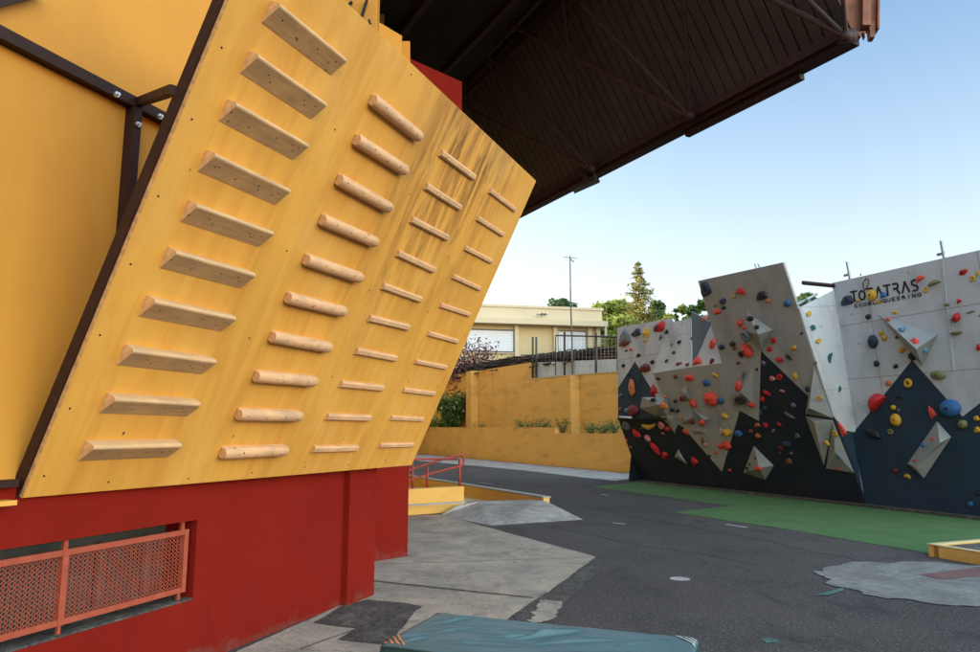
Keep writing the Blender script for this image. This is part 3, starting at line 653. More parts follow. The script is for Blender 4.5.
# ------------------------------------------------------------------ climbing walls
hM = -vp(195)                      # local x: to the right / towards the viewer
oM = V((-vp(195).y, vp(195).x, 0)); oM = oM if oM.x < 0 else -oM
B0 = zp(862, 504)
def tilted(deg):
    t = math.radians(deg); e = oM * math.sin(t) + UZ * math.cos(t); N = hM.cross(e)
    if N.dot(oM) < 0: N = -N
    return e, N
eM, NM = tilted(19); eRR, NRR = tilted(5.2)
Lz = pl(630, 418, B0, NM)          # lip of the left section
eL, NL = tilted(0)
FM_ = frame(B0, hM, eM, hM.cross(eM)); FRR = frame(B0, hM, eRR, hM.cross(eRR)); FL_ = frame(V((Lz.x, Lz.y, 0)), hM, eL, hM.cross(eL))
cwL = thing('climbing_wall', 'low left climbing wall with grey upper part and navy triangle, next to the ochre wall', 'climbing wall', FL_)
cwM = thing('climbing_wall', 'tall leaning middle climbing wall of taupe tower over dark navy base with grey volumes', 'climbing wall', FM_)
cwR = thing('climbing_wall', 'right climbing wall, pale grey over navy zigzag, with black logo lettering at the top', 'climbing wall', FRR)
PM = lambda x, y: pl(x, y, B0, NM)
PR = lambda x, y: pl(x, y, B0, NRR)
PL_ = lambda x, y: pl(x, y, Lz, NL)
def slab(name, pts, N, m, root, th=0.06, label=None):
    mb = MB(); mb.prism(pts, -N * th); return mb.build(name, m, root, label=label)
# middle wall
slab('taupe_panel', [PM(*q) for q in [(652.6, 372.6), (722, 363), (698, 281), (783, 262.5), (833, 416), (808, 396), (761, 351), (759, 421), (739.6, 410.5), (722, 471.7), (682.7, 426.6), (678, 424.4), (674, 433), (662, 395.4)]], NM, M['pgrey'], cwM)
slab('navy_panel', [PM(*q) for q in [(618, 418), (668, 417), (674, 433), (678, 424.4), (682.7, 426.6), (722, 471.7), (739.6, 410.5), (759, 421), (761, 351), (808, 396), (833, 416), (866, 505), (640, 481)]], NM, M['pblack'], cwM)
# side closing plate at the left foot and kick strip
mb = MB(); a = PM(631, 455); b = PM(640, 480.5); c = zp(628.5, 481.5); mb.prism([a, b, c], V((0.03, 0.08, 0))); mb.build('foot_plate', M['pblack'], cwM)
lipP = PM(652.6, 372.6); lipQ = PM(722, 363)
NWh = (NL + UZ * 0.10).normalized(); 
PW = lambda x, y: pl(x, y, lipP + NM * 0.004, NWh)
slab('white_panel', [PW(*q) for q in [(652.6, 373.5), (669, 323), (691, 318), (692, 366.8)]], NWh, M['pwhite'], cwM)
dk = [PW(691, 311), PW(711, 322.5), PW(692.6, 366)]; dk[0] = EYE + (dk[0] - EYE) * 0.99
slab('slate_panel', dk, NWh, M['slate'], cwM)
slab('white_panel', [PW(*q) for q in [(692.7, 367), (711.5, 323), (723, 363)]], NWh, M['pwhite'], cwM)
# left upper section
slab('pale_panel', [PL_(*q) for q in [(617, 327.6), (666.6, 319), (672, 318.5), (700, 380), (690, 417), (668, 417), (635, 361.5), (618, 388)]], NL, M['plight'], cwL)
slab('navy_triangle', [PL_(*q) for q in [(618, 388), (635, 361.5), (668, 417), (618, 418)]], NL, M['pnavy'], cwL)
mb = MB(); a = PL_(620, 419) + NL * 0.0; b = PL_(668, 418.5); mb.bar(a + NL * .06, b + NL * .06, 0.12, 0.05); mb.build('ledge', M['dark'], cwL)
mb = MB(); mb.tube([PL_(623, 417) + NL * .12, PL_(634.5, 417.6) + NL * .12], 0.035, 10); mb.build('padded_roll', M['shutter'], cwL, smooth=True)
# strip between middle and right walls
def lerp(a, b, t): return a.lerp(b, t)
mA = PM(799, 308); mD = PM(839.5, 432); rB_ = PR(831, 290.5); rC_ = PR(853, 433); base = PM(864, 503)
Ns = (rB_ - mA).cross(mD - mA).normalized(); Ns = Ns if Ns.dot(EYE - mA) > 0 else -Ns
slab('white_strip', [mA, PR(834, 290) - NRR * .03, PR(856, 432) - NRR * .03, rC_ - NRR * .01, PR(845, 430.5) * .5 + PM(845, 430.5) * .5, PM(833.5, 416)], Ns, M['pwhite'], cwR, 0.05)
slab('navy_strip', [PM(833.5, 416.5) - NM * .01, PR(845, 431) * .5 + PM(845, 431) * .5, rC_ - NRR * .003, base], Ns, M['pnavy'], cwR, 0.05)
# right wall
slab('pale_panel', [PR(*q) for q in [(832, 283), (980, 250), (1040, 236.6), (1040, 395), (980, 403), (962.5, 416.5), (912, 360), (853, 433)]], NRR, M['plight'], cwR)
slab('navy_panel', [PR(*q) for q in [(853, 433), (912, 360), (962.5, 416.5), (980, 403), (1040, 395), (1040, 524), (866, 505)]], NRR, M['pnavy'], cwR)
# kick strip on the ground
mb = MB(); a = zp(641, 482); b = zp(862, 506.5); c = zp(1040, 527)
mb.bar(a + V((0, 0, .03)), b + V((0, 0, .03)), 0.14, 0.06); mb.build('kick_board', M['asphalt2'], cwM)
mb = MB(); mb.bar(b + V((0, 0, .03)), c + V((0, 0, .03)), 0.14, 0.06); mb.build('kick_board', M['asphalt2'], cwR)
# steel behind
def steel(root, segs, r=0.04, name='support_frame'):
    mb = MB()
    for a, b in segs: mb.tube([a, b], r, 8)
    return mb.build(name, M['steel'], root)
bk = -oM
steel(cwM, [(PM(x, 300 + i * 4) + bk * 0.2, V((PM(x, 300).x, PM(x, 300).y, 0)) + bk * 3.4) for i, x in enumerate((712, 745, 778))] + [(V((PM(x, 300).x, PM(x, 300).y, 0)) + bk * 3.4, PM(x, 340) + bk * .3) for x in (712, 778)])
steel(cwR, [(PR(x, 290) + bk * 0.12, V((PR(x, 290).x, PR(x, 290).y, 0)) + bk * 2.0) for x in (850, 900, 950, 1000)])
steel(cwL, [(PL_(x, 330) + bk * 0.12, V((PL_(x, 330).x, PL_(x, 330).y, 0)) + bk * 1.5) for x in (625, 660)])
mb = MB(); p = PR(836, 286) + bk * .3; q = PM(786, 281) + bk * .5; mb.tube([p, q], 0.05, 8); mb.build('tie_bar', M['brownsteel'], cwR)
mb = MB(); q1 = at(796, 305, 19); q2 = at(817, 294, 19.5); q3 = at(798, 309, 18.5); q4 = at(829, 298, 18.5)
mb.tube([q1, q2], 0.04, 8); mb.tube([q3, q4], 0.04, 8); mb.tube([at(790, 304, 19), q1], .04, 8); mb.tube([lerp(q1, q2, .5), lerp(q3, q4, .5)], .03, 8); mb.build('rear_bracing', M['steel'], cwR)
for x, yb, yt in ((847, 280, 262), (941, 259, 241)):
    mb = MB(); a = PR(x, yb) + bk * .1; mb.tube([a, pl(x, yt, a, NL)], 0.03, 8)
    c = pl(x, yb - 5, a, NL); mb.bar(c - hM * .08, c + hM * .08, 0.03, 0.05); mb.build('stub_post', M['steel'], cwR)
mb = MB()
for x in (754.5, 758): a = PM(x, 271) + bk * .1; mb.tube([a, pl(x, 264, a, NL)], 0.015, 6)
mb.build('stub_post', M['steel'], cwM)
# vertical joint strip on the right wall
mb = MB(); a, b = PR(941.5, 260), PR(953, 372); mb.prism([a, a + hM * .035, b + hM * .035, b], NRR * 0.012); mb.build('joint_strip', M['plight'], cwR)

# ---- volumes (pyramids)
def volume(root, P, N, base, apex, h, m='vol', name='volume'):
    """base px polygon on plane, apex px list: 1 point or ridge of 2"""
    bs = [pl(x, y, P, N) + N * 0.003 for x, y in base]; aps = [pl(x, y, P + N * h, N) for x, y in apex]
    mb = MB(); n = len(bs)
    if len(aps) == 1: mb.add(bs + aps, [(i, (i + 1) % n, n) for i in range(n)] + [tuple(range(n))])
    else:   # ridge: base of 4, ridge ends joined to sides 0-3 and 1-2
        mb.add(bs + aps, [(0, 1, n + 1, n), (2, 3, n, n + 1), (1, 2, n + 1), (3, 0, n), (0, 3, 2, 1)])
    return mb.build(name, M[m], root, bevel=0.006)
v1 = volume(cwR, B0, NRR, [(878, 313.5), (938.5, 334), (922, 366)], [(915.8, 349)], 0.6)
v2 = volume(cwR, B0, NRR, [(937, 421), (951.5, 437), (924, 478.5), (907.5, 463.5)], [(940, 443), (915, 467)], 0.22)
v3 = volume(cwM, B0, NM, [(753.7, 445.5), (774, 465.5), (765.5, 480), (743.5, 472.5)], [(759, 468)], 0.25)
v4 = volume(cwM, B0, NM, [(746, 311), (773, 330), (762, 352), (740, 330)], [(758, 334)], 0.42)
v4b = volume(cwM, B0, NM, [(753.7, 366), (754, 405), (733, 406), (729, 395)], [(741, 392)], 0.2)
v5 = volume(cwM, B0, NM, [(679, 389), (687, 385.5), (690.5, 402), (681, 400)], [(686, 394)], 0.15)
v6 = volume(cwM, B0, NM, [(691, 407), (694.5, 424), (680, 424.5)], [(689, 419)], 0.18)
v7 = volume(cwM, B0, NM, [(692, 409), (709.5, 418.5), (703, 427)], [(704, 420)], 0.16)
v7b = volume(cwM, B0, NM, [(690, 429), (706, 427), (706, 434), (692, 434)], [(699, 431)], 0.12)
v8 = volume(cwM, B0, NM, [(678.4, 449), (687.6, 464.6), (674.5, 457)], [(679, 456)], 0.12)
v8b = volume(cwM, B0, NM, [(642, 397), (668, 397), (668, 416), (655, 416), (640, 408)], [(659, 405)], 0.3)
v8c = volume(cwM, B0, NM, [(660, 416.5), (676, 414), (675, 434), (668, 424)], [(670, 420)], 0.08)
v9 = volume(cwM, B0, NM, [(814, 365), (833.5, 418.5), (805.5, 414)], [(809, 408)], 0.28)
v10 = volume(cwM, B0, NM, [(805.5, 416), (833.5, 420), (824, 466)], [(814, 422)], 0.25)
v11 = volume(cwM, B0, NM, [(833, 420), (854.5, 473), (826, 468.5)], [(835, 452)], 0.12)

# ---- holds
HOLD_ME = {}
def hold_mesh(kind, seed, aspect):
    rnd = random.Random(seed * 7 + hash_(kind)); bm = bmesh.new()
    if kind == 'donut':
        mb = MB(); n, m_ = 18, 9; vs = []
        for i in range(n):
            a = 2 * math.pi * i / n; R_ = 0.32 * (1 + 0.12 * math.sin(a * 2 + seed)); r = 0.18 * (1 + 0.15 * math.sin(a + seed))
            for k in range(m_):
                b = 2 * math.pi * k / m_; vs.append(bm.verts.new((math.cos(a) * (R_ + r * math.cos(b)), math.sin(a) * (R_ + r * math.cos(b)), 0.12 + r * math.sin(b))))
        for i in range(n):
            for k in range(m_): bm.faces.new((vs[i * m_ + k], vs[(i + 1) % n * m_ + k], vs[(i + 1) % n * m_ + (k + 1) % m_], vs[i * m_ + (k + 1) % m_]))
    elif kind in ('fin', 'tri'):
        n = 3; base = [(-0.5, -0.42), (0.5, -0.30), (0.42, 0.1), (0.02, 0.5), (-0.35, 0.2)]
        b = [bm.verts.new((x, y, 0)) for x, y in base]; mid = [bm.verts.new((x * .8, y * .8, 0.2)) for x, y in base]; t = bm.verts.new((0.08, -0.08, 0.42 if kind == 'fin' else .3))
        for i in range(5): bm.faces.new((b[i], b[(i + 1) % 5], mid[(i + 1) % 5], mid[i])); bm.faces.new((mid[i], mid[(i + 1) % 5], t))
        bm.faces.new(b[::-1])
        bmesh.ops.subdivide_edges(bm, edges=bm.edges[:], cuts=1, use_grid_fill=True, smooth=0.25)
    else:
        bmesh.ops.create_icosphere(bm, subdivisions=3, radius=0.5)
        s = V((rnd.uniform(0, 50), rnd.uniform(0, 50), 3.1))
        amp = {'ball': 0.02, 'blob': 0.16, 'long': 0.10, 'crescent': 0.05, 'jug': 0.10, 'moon': 0.03}[kind]
        for v in bm.verts:
            c = v.co.copy(); d = c.normalized()
            c += d * noise.noise(d * 1.4 + s) * amp * 1.6 + d * noise.noise(d * 3.5 + s) * amp * 0.35
            if kind == 'jug' and c.y > 0.05 and c.z > 0: c.z *= 1.15; c.y -= 0.16 * max(0, 1 - (c.x * 2.4) ** 2) * (c.z > 0.1)
            if kind == 'crescent': c.y = c.y * (1.0 - 1.2 * c.x * c.x) * .55 - 1.3 * c.x * c.x + 0.2
            if kind == 'moon' and c.y > 0.0: c.y *= 0.1
            c.z = c.z * 0.85 + 0.12
            if c.z < 0: c.z = 0
            v.co = c
    if kind in ('blob', 'jug') and seed % 5 in (1, 3, 4):
        for _ in range(7):
            nn_ = V((rnd.gauss(0, 1), rnd.gauss(0, 1), rnd.uniform(0, 1.3))).normalized(); lim = rnd.uniform(.26, .38)
            for v in bm.verts:
                e_ = v.co.dot(nn_) - lim
                if e_ > 0: v.co -= nn_ * e_ * .92
    for f in bm.faces: f.smooth = (kind not in ('fin', 'tri'))
    # bolt recess
    mi = len(bm.faces); 
    me = bpy.data.meshes.new('hold'); 
    if kind in ('blob', 'ball', 'jug', 'long'):
        best = max(bm.verts, key=lambda v: v.co.z - abs(v.co.x) * .4 - abs(v.co.y) * .4); c = best.co
        vs = [bm.verts.new((c.x + 0.085 / max(1, 1) * math.cos(a), c.y + 0.085 * math.sin(a), c.z + 0.012)) for a in [math.pi * k / 4 for k in range(8)]]
        f = bm.faces.new(vs); f.material_index = 1
    bmesh.ops.recalc_face_normals(bm, faces=[f for f in bm.faces if f.material_index == 0])
    bm.to_mesh(me); bm.free(); return me
def hash_(s): return sum(ord(c) * (i + 3) for i, c in enumerate(s))
SHAPE_WORD = dict(blob='hold', ball='hold', long='hold', crescent='hold', jug='hold', moon='hold', donut='hold', fin='hold', tri='hold')
cnt = {}
def hold(root, P, N, x, y, w, h, colr, kind='blob', ang=0, parent=None, dep=None, off=0.0):
    e_ = UZ - N * N.z; e_.normalize(); hx = hM - N * hM.dot(N); hx.normalize(); up = N.cross(hx); up = up if up.z > 0 else -up
    X = pl(x, y, P + N * off, N)
    if N is Ns:
        from mathutils.geometry import intersect_ray_tri
        for a_, b_, c_ in ((mA, PR(834, 290) - NRR * .03, PR(856, 432) - NRR * .03), (mA, PR(856, 432) - NRR * .03, PR(845, 430.5) * .5 + PM(845, 430.5) * .5), (mA, PR(845, 430.5) * .5 + PM(845, 430.5) * .5, PM(833.5, 416))):
            q_ = intersect_ray_tri(a_, b_, c_, ray(x, y), EYE, True)
            if q_: X = q_ + N * .04; break
    D = (X - EYE).dot(FW)
    # pixel footprint -> metres (foreshortening of the wall's horizontal direction)
    a = X + hx * 0.1; 
    def pr(Q):
        v = Q - EYE; z = v.dot(FW); return CX + F * v.dot(RT) / z, CY - F * v.dot(UPV) / z
    p0 = pr(X); p1 = pr(X + hx * 0.1); p2 = pr(X + up * 0.1)
    sx = math.hypot(p1[0] - p0[0], p1[1] - p0[1]) / 0.1; sy = math.hypot(p2[0] - p0[0], p2[1] - p0[1]) / 0.1
    ca, sa = abs(math.cos(math.radians(ang))), abs(math.sin(math.radians(ang)))
    z0 = min(0.45, 0.85 * min(w, h) / sy) if dep is None else dep
    kx = sx * ca + sy * sa; ky = sy * ca + sx * sa
    W = w / kx * 1.0; Hh = h / ky * 1.05
    sd = cnt.get(kind, 0); cnt[kind] = sd + 1; key = (kind, sd % 5)
    if key not in HOLD_ME: HOLD_ME[key] = hold_mesh(kind, sd % 5, 1)
    ck = (key, colr)
    if ck not in HOLD_ME:
        me = HOLD_ME[key].copy(); me.materials.append(HM[colr]); me.materials.append(M['dark']); HOLD_ME[ck] = me
    o = bpy.data.objects.new('hold', HOLD_ME[ck]); COL.objects.link(o)
    c, s = math.cos(math.radians(ang)), math.sin(math.radians(ang)); ax = hx * c + up * s; ay = -hx * s + up * c
    mw = frame(X + N * 0.002, ax, ay, ax.cross(ay)) @ Matrix.Diagonal((W, Hh, z0, 1))
    par = parent or root
    o.parent = par; o.matrix_parent_inverse = Matrix.Identity(4)
    o.matrix_local = MW[root.name].inverted() @ mw
    o['label'] = colr + ' hold'
    return o
WALLS = dict(L=(cwL, Lz, NL), M=(cwM, B0, NM), R=(cwR, B0, NRR), W=(cwM, lipP, NWh), S=(cwR, mA, Ns))
H = '''L 625 338 12 17 slate tri 0
L 625 343 9 6 maroon long 0
L 633.5 334 4 3.5 black blob 0
L 638 333 7 9 navy blob 0
L 647 332 12 13 yellow fin -40
L 646 340.5 3 3 yellow ball 0
L 662 326 8 12 red blob -15
L 658 328 6 9 maroon blob 0
L 661 337 6 6 slate tri 20
L 626.5 350.5 3 2.5 black blob 0
L 631 349.5 3 3 coral blob 0
L 639 355.5 4 4 black blob 0
L 623.5 365.5 3.5 3.5 black ball 0
L 652.5 362 4 4 black blob 0
L 647 368 10 10 maroon blob 0
L 654 390 9 13 red fin 10
L 632.6 388 7 17 orange long 10
L 627 410.5 4 4 sky ball 0
L 621 395 4 4 slate blob 0
L 629 374 3 3 black blob 0
L 640 379 3 3 navy blob 0
L 634 410.5 11 11 maroon ball 0
L 644 405.5 6 5 red blob 0
L 650 405.5 6 4 yellow blob 0
L 620 409 3 5 brown blob 0
W 667 332 4 4 black blob 0
W 672 344.5 4 4 olive blob 40
W 679.5 342 4 3.5 black blob 0
W 674.5 352.5 3.5 4 maroon blob 0
W 667 360.5 4 4 navy blob 0
W 678 364 4 3 maroon blob 0
W 681 363.5 3 2.5 maroon blob 0
W 687.5 364.5 3.5 3 maroon blob 0
W 692 338.5 2 3 black blob 0
W 713.5 342.5 9 12 coral blob 10
W 697.5 361 10 9 coral fin 0
W 712.5 361 8 5 maroon long 45
W 704.5 319 9 6 pink jug 10
M 722 347 6 5 navy blob 0
M 707 289.5 11 18 navy blob 5
M 741 291.3 15 9 red fin -20
M 734 296 3 3.5 yellow blob 0
M 723 301 7 8 navy jug 0
M 724.5 307.5 4 4 navy blob 0
M 715 305.5 3 3 slate blob 0
M 718 311.5 7 5 coral blob 0
M 763 296 10 10 black blob 0
M 768.5 301 4 4 orange ball 0
M 787.7 303 7 7 blue ball 0
M 740 323 5 7 coral blob 0
M 748 350 13 18 coral ball 30
M 774 340 8 6 red long 20
M 770.5 349 5 6 red blob 0
M 780 359.5 9 6 red jug -15
M 789 357 10 4.5 black long -42
M 794.5 347.5 7 6 yellow blob 0
M 795.5 376 6 8 yellow jug 0
M 733 344 6 5 black blob 0
M 735 348 4 5 brown blob 0
M 741 354 5 6 black blob 0
M 739 363 3.5 3.5 maroon blob 0
M 802 333 3 3 navy blob 0
M 763.8 363 5 6 lilac jug 0
M 773 378.5 6 5 pink blob 0
M 780 377 6 6 red donut 0
M 767.6 393 11 5 red long -30
M 782.7 391 7 4 pink blob -20
M 762.7 399 4 6 red blob 0
M 765.5 407.7 3.5 3.5 green blob 0
M 761 411.5 3 6 green blob 0
M 794 405 5 4.5 lilac blob 0
M 790 415.4 15 4 slate long -35
M 758 425 5.5 4.5 orange blob 0
M 766 425 4.5 5.5 red blob 0
M 779.5 424 6 4 red long -25
M 751.5 431 4 4.5 brown blob 0
M 773.6 430.4 4 4 olive blob 0
M 758.6 435.8 5.5 4.5 orange blob 0
M 739 433.4 7 7 blue ball 0
M 798 436 5 6 slate blob 0
M 787.6 444 8 7 navy blob 0
M 782 448 5 5 maroon blob 0
M 780 452.7 3.5 3 maroon blob 0
M 791.7 453 3 3 olive blob 0
M 789.7 461.5 6 7 brown blob 0
M 730 470 3.5 2.5 coral blob 0
M 690.8 377.6 8 8 coral blob 0
M 715.5 375 10 4 yellow long -32
M 707 382.5 7 7 blue ball 0
M 712 398.6 13 14 coral ball 0
M 720.7 400.4 7 6.5 blue ball 0
M 694 403 8 11 coral jug 30
M 726 416 10 8 yellow moon 145
M 727 432 10 10 yellow jug 0
M 721.5 431 4 8 white blob 0
M 727.5 445 8 9 coral blob 0
M 721 446 5 5 coral ball 0
M 717 452.5 4 5 orange blob 0
M 709.5 456 3.5 3 black blob 0
M 675.6 401 5 3.5 black long 10
M 673 410 4 4 black blob 0
M 678 410.5 5 4 black blob 0
M 675.8 376.5 4 4 maroon blob 0
M 659 379 6 4.5 black blob -20
M 703 441 3 10 brown long -20
M 705.5 444.5 4 4 pink blob 0
M 649.4 425 13 9 yellow crescent 180
M 662 424.5 8 11 pink blob 30
M 668.3 428.7 8 7 red blob -30
M 637.6 433.5 12 7.5 red long -42
M 648.3 438 9 7.5 pink ball -30
M 656 448 18 8 red long -48
M 665.5 455 11 7 red blob 30
M 694.5 461 9 11 red tri 20
M 663.3 433.4 4 3 orange blob -20
M 686 431.5 9 5 coral long -38
M 642 428 3.5 2.5 green blob 0
M 627 425.5 6 11 slate blob 0
M 627 440 2 2.5 coral blob 0
M 631 447 2 2.5 orange blob 0
M 654 400 6 5 navy blob 0
M 663.8 405.5 9 9 orange fin 0
M 665.5 397 3 3 orange blob 0
M 670 417 4 3 pink blob 0
M 752 404.7 9 6 coral jug -15
M 740.5 400 11 9 black donut 0
M 739 386 8 15 coral long -35
M 744 375 4 12 slate long -35
M 757 369 3 4 black blob 0
M 820 398 6 5 yellow donut 0
M 835 433 5 7 yellow donut 0
M 842 429 7 20 coral tri 10
M 827 443 5 6 yellow ball 0
M 839 457 4 3.5 blue blob 0
M 838.6 469 5 3 coral blob 0
M 807.6 389 4 6 navy blob 0
S 807.6 314 5.5 5 yellow blob 0
S 812 327.5 5 6 green jug 0
S 817 341 5.5 5 yellow blob 0
S 830 357.6 14 8 green crescent -45
S 816 363 2 2 black blob 0
S 838.6 389 8 5 green crescent 130
R 847 443 5 6 yellow ball 0
R 848.8 301 12 11 navy blob 0
R 872.6 295 9.5 10.5 yellow ball 0
R 883.5 295 7 7 blue fin 0
R 858 300.3 4 3.5 yellow blob 0
R 879 302 5 4 yellow blob 0
R 919.8 278.5 14 8 coral fin 20
R 935 284 15 8.5 olive moon 190
R 926 289.5 5 5 yellow donut 0
R 963.6 272 15 9 red jug 20
R 973 278.5 6 6 yellow donut 0
R 978.5 273 4 5 yellow blob 0
R 959 301 7 6 red tri 20
R 947 305 6 3 olive blob 0
R 957 317.5 14 10 red jug 45
R 956.7 331.7 12 6.5 olive moon 0
R 971 312 10 2 olive long 5
R 979.5 347.6 5 8 red blob 0
R 868.6 316.7 5.5 5 black blob 0
R 873.5 341.6 10 13 navy ball 0
R 896 312.5 5.5 5 yellow blob -20
R 881.5 333 4.5 4.5 yellow ball 0
R 885 337.6 5 6 yellow ball 0
R 903 349 9 7 yellow blob 0
R 877 363.6 6 5.5 black blob 0
R 896.5 366.5 5 5 black blob 0
R 913 356 8 9 black blob 0
R 898 337 4 4 black blob 0
R 888.5 319 9 5 coral blob -35
R 902.5 329 7 7 sky jug 0
R 915.8 342.6 13 10 coral blob -20
R 924.4 350.6 7 7 sky blob 0
R 908.3 383.3 8 10 yellow donut 0
R 889 383 6 5.5 orange blob 0
R 900.7 396.4 6 5 black blob 0
R 893.6 407.4 5 5 yellow ball 0
R 899 410 4 4 slate blob 0
R 880.5 404 29 27 red moon 222
R 896.5 419.7 10.5 12 yellow ball 0
R 890.6 431.7 5.5 6 olive donut 0
R 874.4 433 20 11 black long -22
R 932 412.3 9 17 coral tri 20
R 951.3 408 21 17 blue ball 0
R 938.8 375 17 10 olive ball -10
R 963.6 424 13 11 olive ball 25
R 977 418.5 6 5 yellow blob 0
R 978 430 6 7 yellow blob 0
R 895.5 470.5 5 5 maroon blob 0
R 908.8 476.7 9 6.5 yellow blob -20
R 970.7 503.7 7 6 blue blob 0
R 978.5 493 4 4 black blob 0
R 933 439 5 3 coral blob 0
R 923 445 4 5 blue blob 0
R 915.5 460.5 3.5 3.5 coral blob 0
R 861 274.5 2 2 black blob 0
M 759 468.5 8 5 coral blob 0
M 748.5 471 3 4 olive blob 0
M 747 468 3 3 black blob 0
M 756 458 2.5 3 black blob 0
M 750 464 2.5 2.5 black blob 0
M 702.6 422.5 6 5 coral blob 0
M 682.7 399 5 7 maroon blob 0
M 692.5 421 5 6 maroon blob 0
M 683 419 2.5 7 orange long -10
M 757 316 0.1 0.1 black blob 0
M 746 336 14 13 slate donut -30
M 750.5 318.5 7 5.5 black ball 0
M 757 327 5 4.5 black ball 0
M 745 328 4 4 coral blob 0'''
VOLP = {(888.5, 319): (v1, .12), (902.5, 329): (v1, .26), (915.8, 342.6): (v1, .38), (924.4, 350.6): (v1, .24), (759, 468.5): (v3, .2), (748.5, 471): (v3, .08), (747, 468): (v3, .08), (756, 458): (v3, .12), (750, 464): (v3, .12),
        (702.6, 422.5): (v7, .14), (682.7, 399): (v5, .1), (692.5, 421): (v6, .14), (683, 419): (v6, .08), (746, 336): (v4, .22), (750.5, 318.5): (v4, .26), (757, 327): (v4, .36), (745, 328): (v4, .18),
        (933, 439): (v2, .19), (923, 445): (v2, .14), (915.5, 460.5): (v2, .14), (820, 398): (v9, .16), (835, 433): (v11, .05), (827, 443): (v10, .10), (839, 457): (v11, .09), (838.6, 469): (v11, .02), (807.6, 389): (v9, .05),
        (739, 386): (v4b, .12), (744, 375): (v4b, .08), (740.5, 400): (v4b, .12), (752, 404.7): (v4b, .05), (663.8, 405.5): (v8b, .26), (654, 400): (v8b, .18), (665.5, 397): (v8b, .1)}
hc = 0
for line in H.split('\n'):
    w_, x, y, ww, hh, cl, kd, an = line.split(); x, y, ww, hh, an = map(float, (x, y, ww, hh, an))
    if ww < 1: continue
    root, P, N = WALLS[w_]; vo = VOLP.get((x, y))
    if vo: hold(root, P, N, x, y, ww, hh, cl, kd, an, parent=vo[0], off=vo[1])
    else: hold(root, P, N, x, y, ww, hh, cl, kd, an)
    hc += 1
print('holds', hc)

# ---- lettering (stroke glyphs in the wall plane)
GL = {'T': [[(0, 1), (.8, 1)], [(.4, 1), (.4, 0)]], 'O': [[(.4 + .4 * math.cos(a), .45 + .45 * math.sin(a)) for a in [2 * math.pi * k / 16 for k in range(17)]]],
      'P': [[(.1, 1), (.6, 1), (.75, .9), (.78, .72), (.7, .55), (.5, .48), (.1, .48), (.1, 0)]], 'A': [[(0, 0), (.42, 1), (.84, 0)]], 'R': [[(0.05, 1), (.5, 1), (.68, .85), (.62, .6), (.45, .52), (.1, .52)], [(.45, .52), (.75, 0)]],
      'S': [[(.72, .95), (.4, 1.02), (.12, .9), (.12, .65), (.35, .52), (.65, .45), (.75, .25), (.65, .03)], [(.42, -.02), (.2, .03)]],
      'E': [[(.7, 1), (.1, 1), (.1, 0), (.7, 0)], [(.1, .5), (.6, .5)]], 'C': [[(.75, .9), (.45, 1), (.12, .8), (.05, .5), (.12, .2), (.45, 0), (.75, .1)]],
      'B': [[(.1, 0), (.1, 1), (.6, .95), (.65, .65), (.5, .52), (.1, .5)], [(.5, .52), (.72, .35), (.68, .08), (.1, 0)]], 'L': [[(.1, 1), (.1, 0), (.7, 0)]],
      'Q': [[(.4 + .4 * math.cos(a), .5 + .48 * math.sin(a)) for a in [2 * math.pi * k / 12 for k in range(13)]], [(.5, .25), (.85, -.08)]], 'U': [[(.05, 1), (.05, .3), (.25, 0), (.6, 0), (.75, .3), (.75, 1)]],
      'I': [[(.4, 0), (.4, 1)]], 'N': [[(.08, 0), (.08, 1), (.72, 0), (.72, 1)]], 'G': [[(.75, .85), (.45, 1), (.12, .8), (.05, .5), (.12, .2), (.45, 0), (.75, .15), (.75, .48), (.5, .48)]]}
GL['r'] = GL['R'] + [[(.1, 0), (.1, 1)]]
def write(text, a, b, hpx, wd, name, root, m, P=B0, N=NRR):
    A = pl(*a, P, N); B = pl(*b, P, N); X = (B - A); n = len(text); pitch = X.length / n; X.normalize(); up = (pl(a[0], a[1] - hpx, P, N) - A); up = up - X * up.dot(X); Hh = up.length; up.normalize()
    mb = MB(); gw = pitch * 0.86
    for i, chh in enumerate(text):
        for st in GL[chh]:
            pts = [A + X * (i * pitch + q[0] * gw) + up * q[1] * Hh for q in st]
            for p, q in zip(pts, pts[1:]):
                d = (q - p).normalized(); mb.bar(p - d * wd * .4 + N * .004, q + d * wd * .4 + N * .004, wd, 0.004 + .0006 * (len(mb.v) % 5), N)
    return mb.build(name, M[m], root)
write('TOPATRAS', (852, 301.5), (921.5, 289.5), 9.6, 0.042, 'lettering', cwR, 'ink')
write('ECOBLOQUEErING', (855, 307.5), (923, 295.7), 3.1, 0.018, 'lettering', cwR, 'ink')
mb = MB(); lp = [(865, 291), (863.2, 286), (863.5, 282), (866, 278.7), (868.6, 279.5), (868.5, 284), (865.5, 290), (863, 292.5)]
pts = [pl(x, y, B0, NRR) + NRR * .006 for x, y in lp]
for p, q in zip(pts, pts[1:]): mb.bar(p, q, 0.022, 0.006, NRR)
mb.build('logo_loop', M['rope'], cwR)

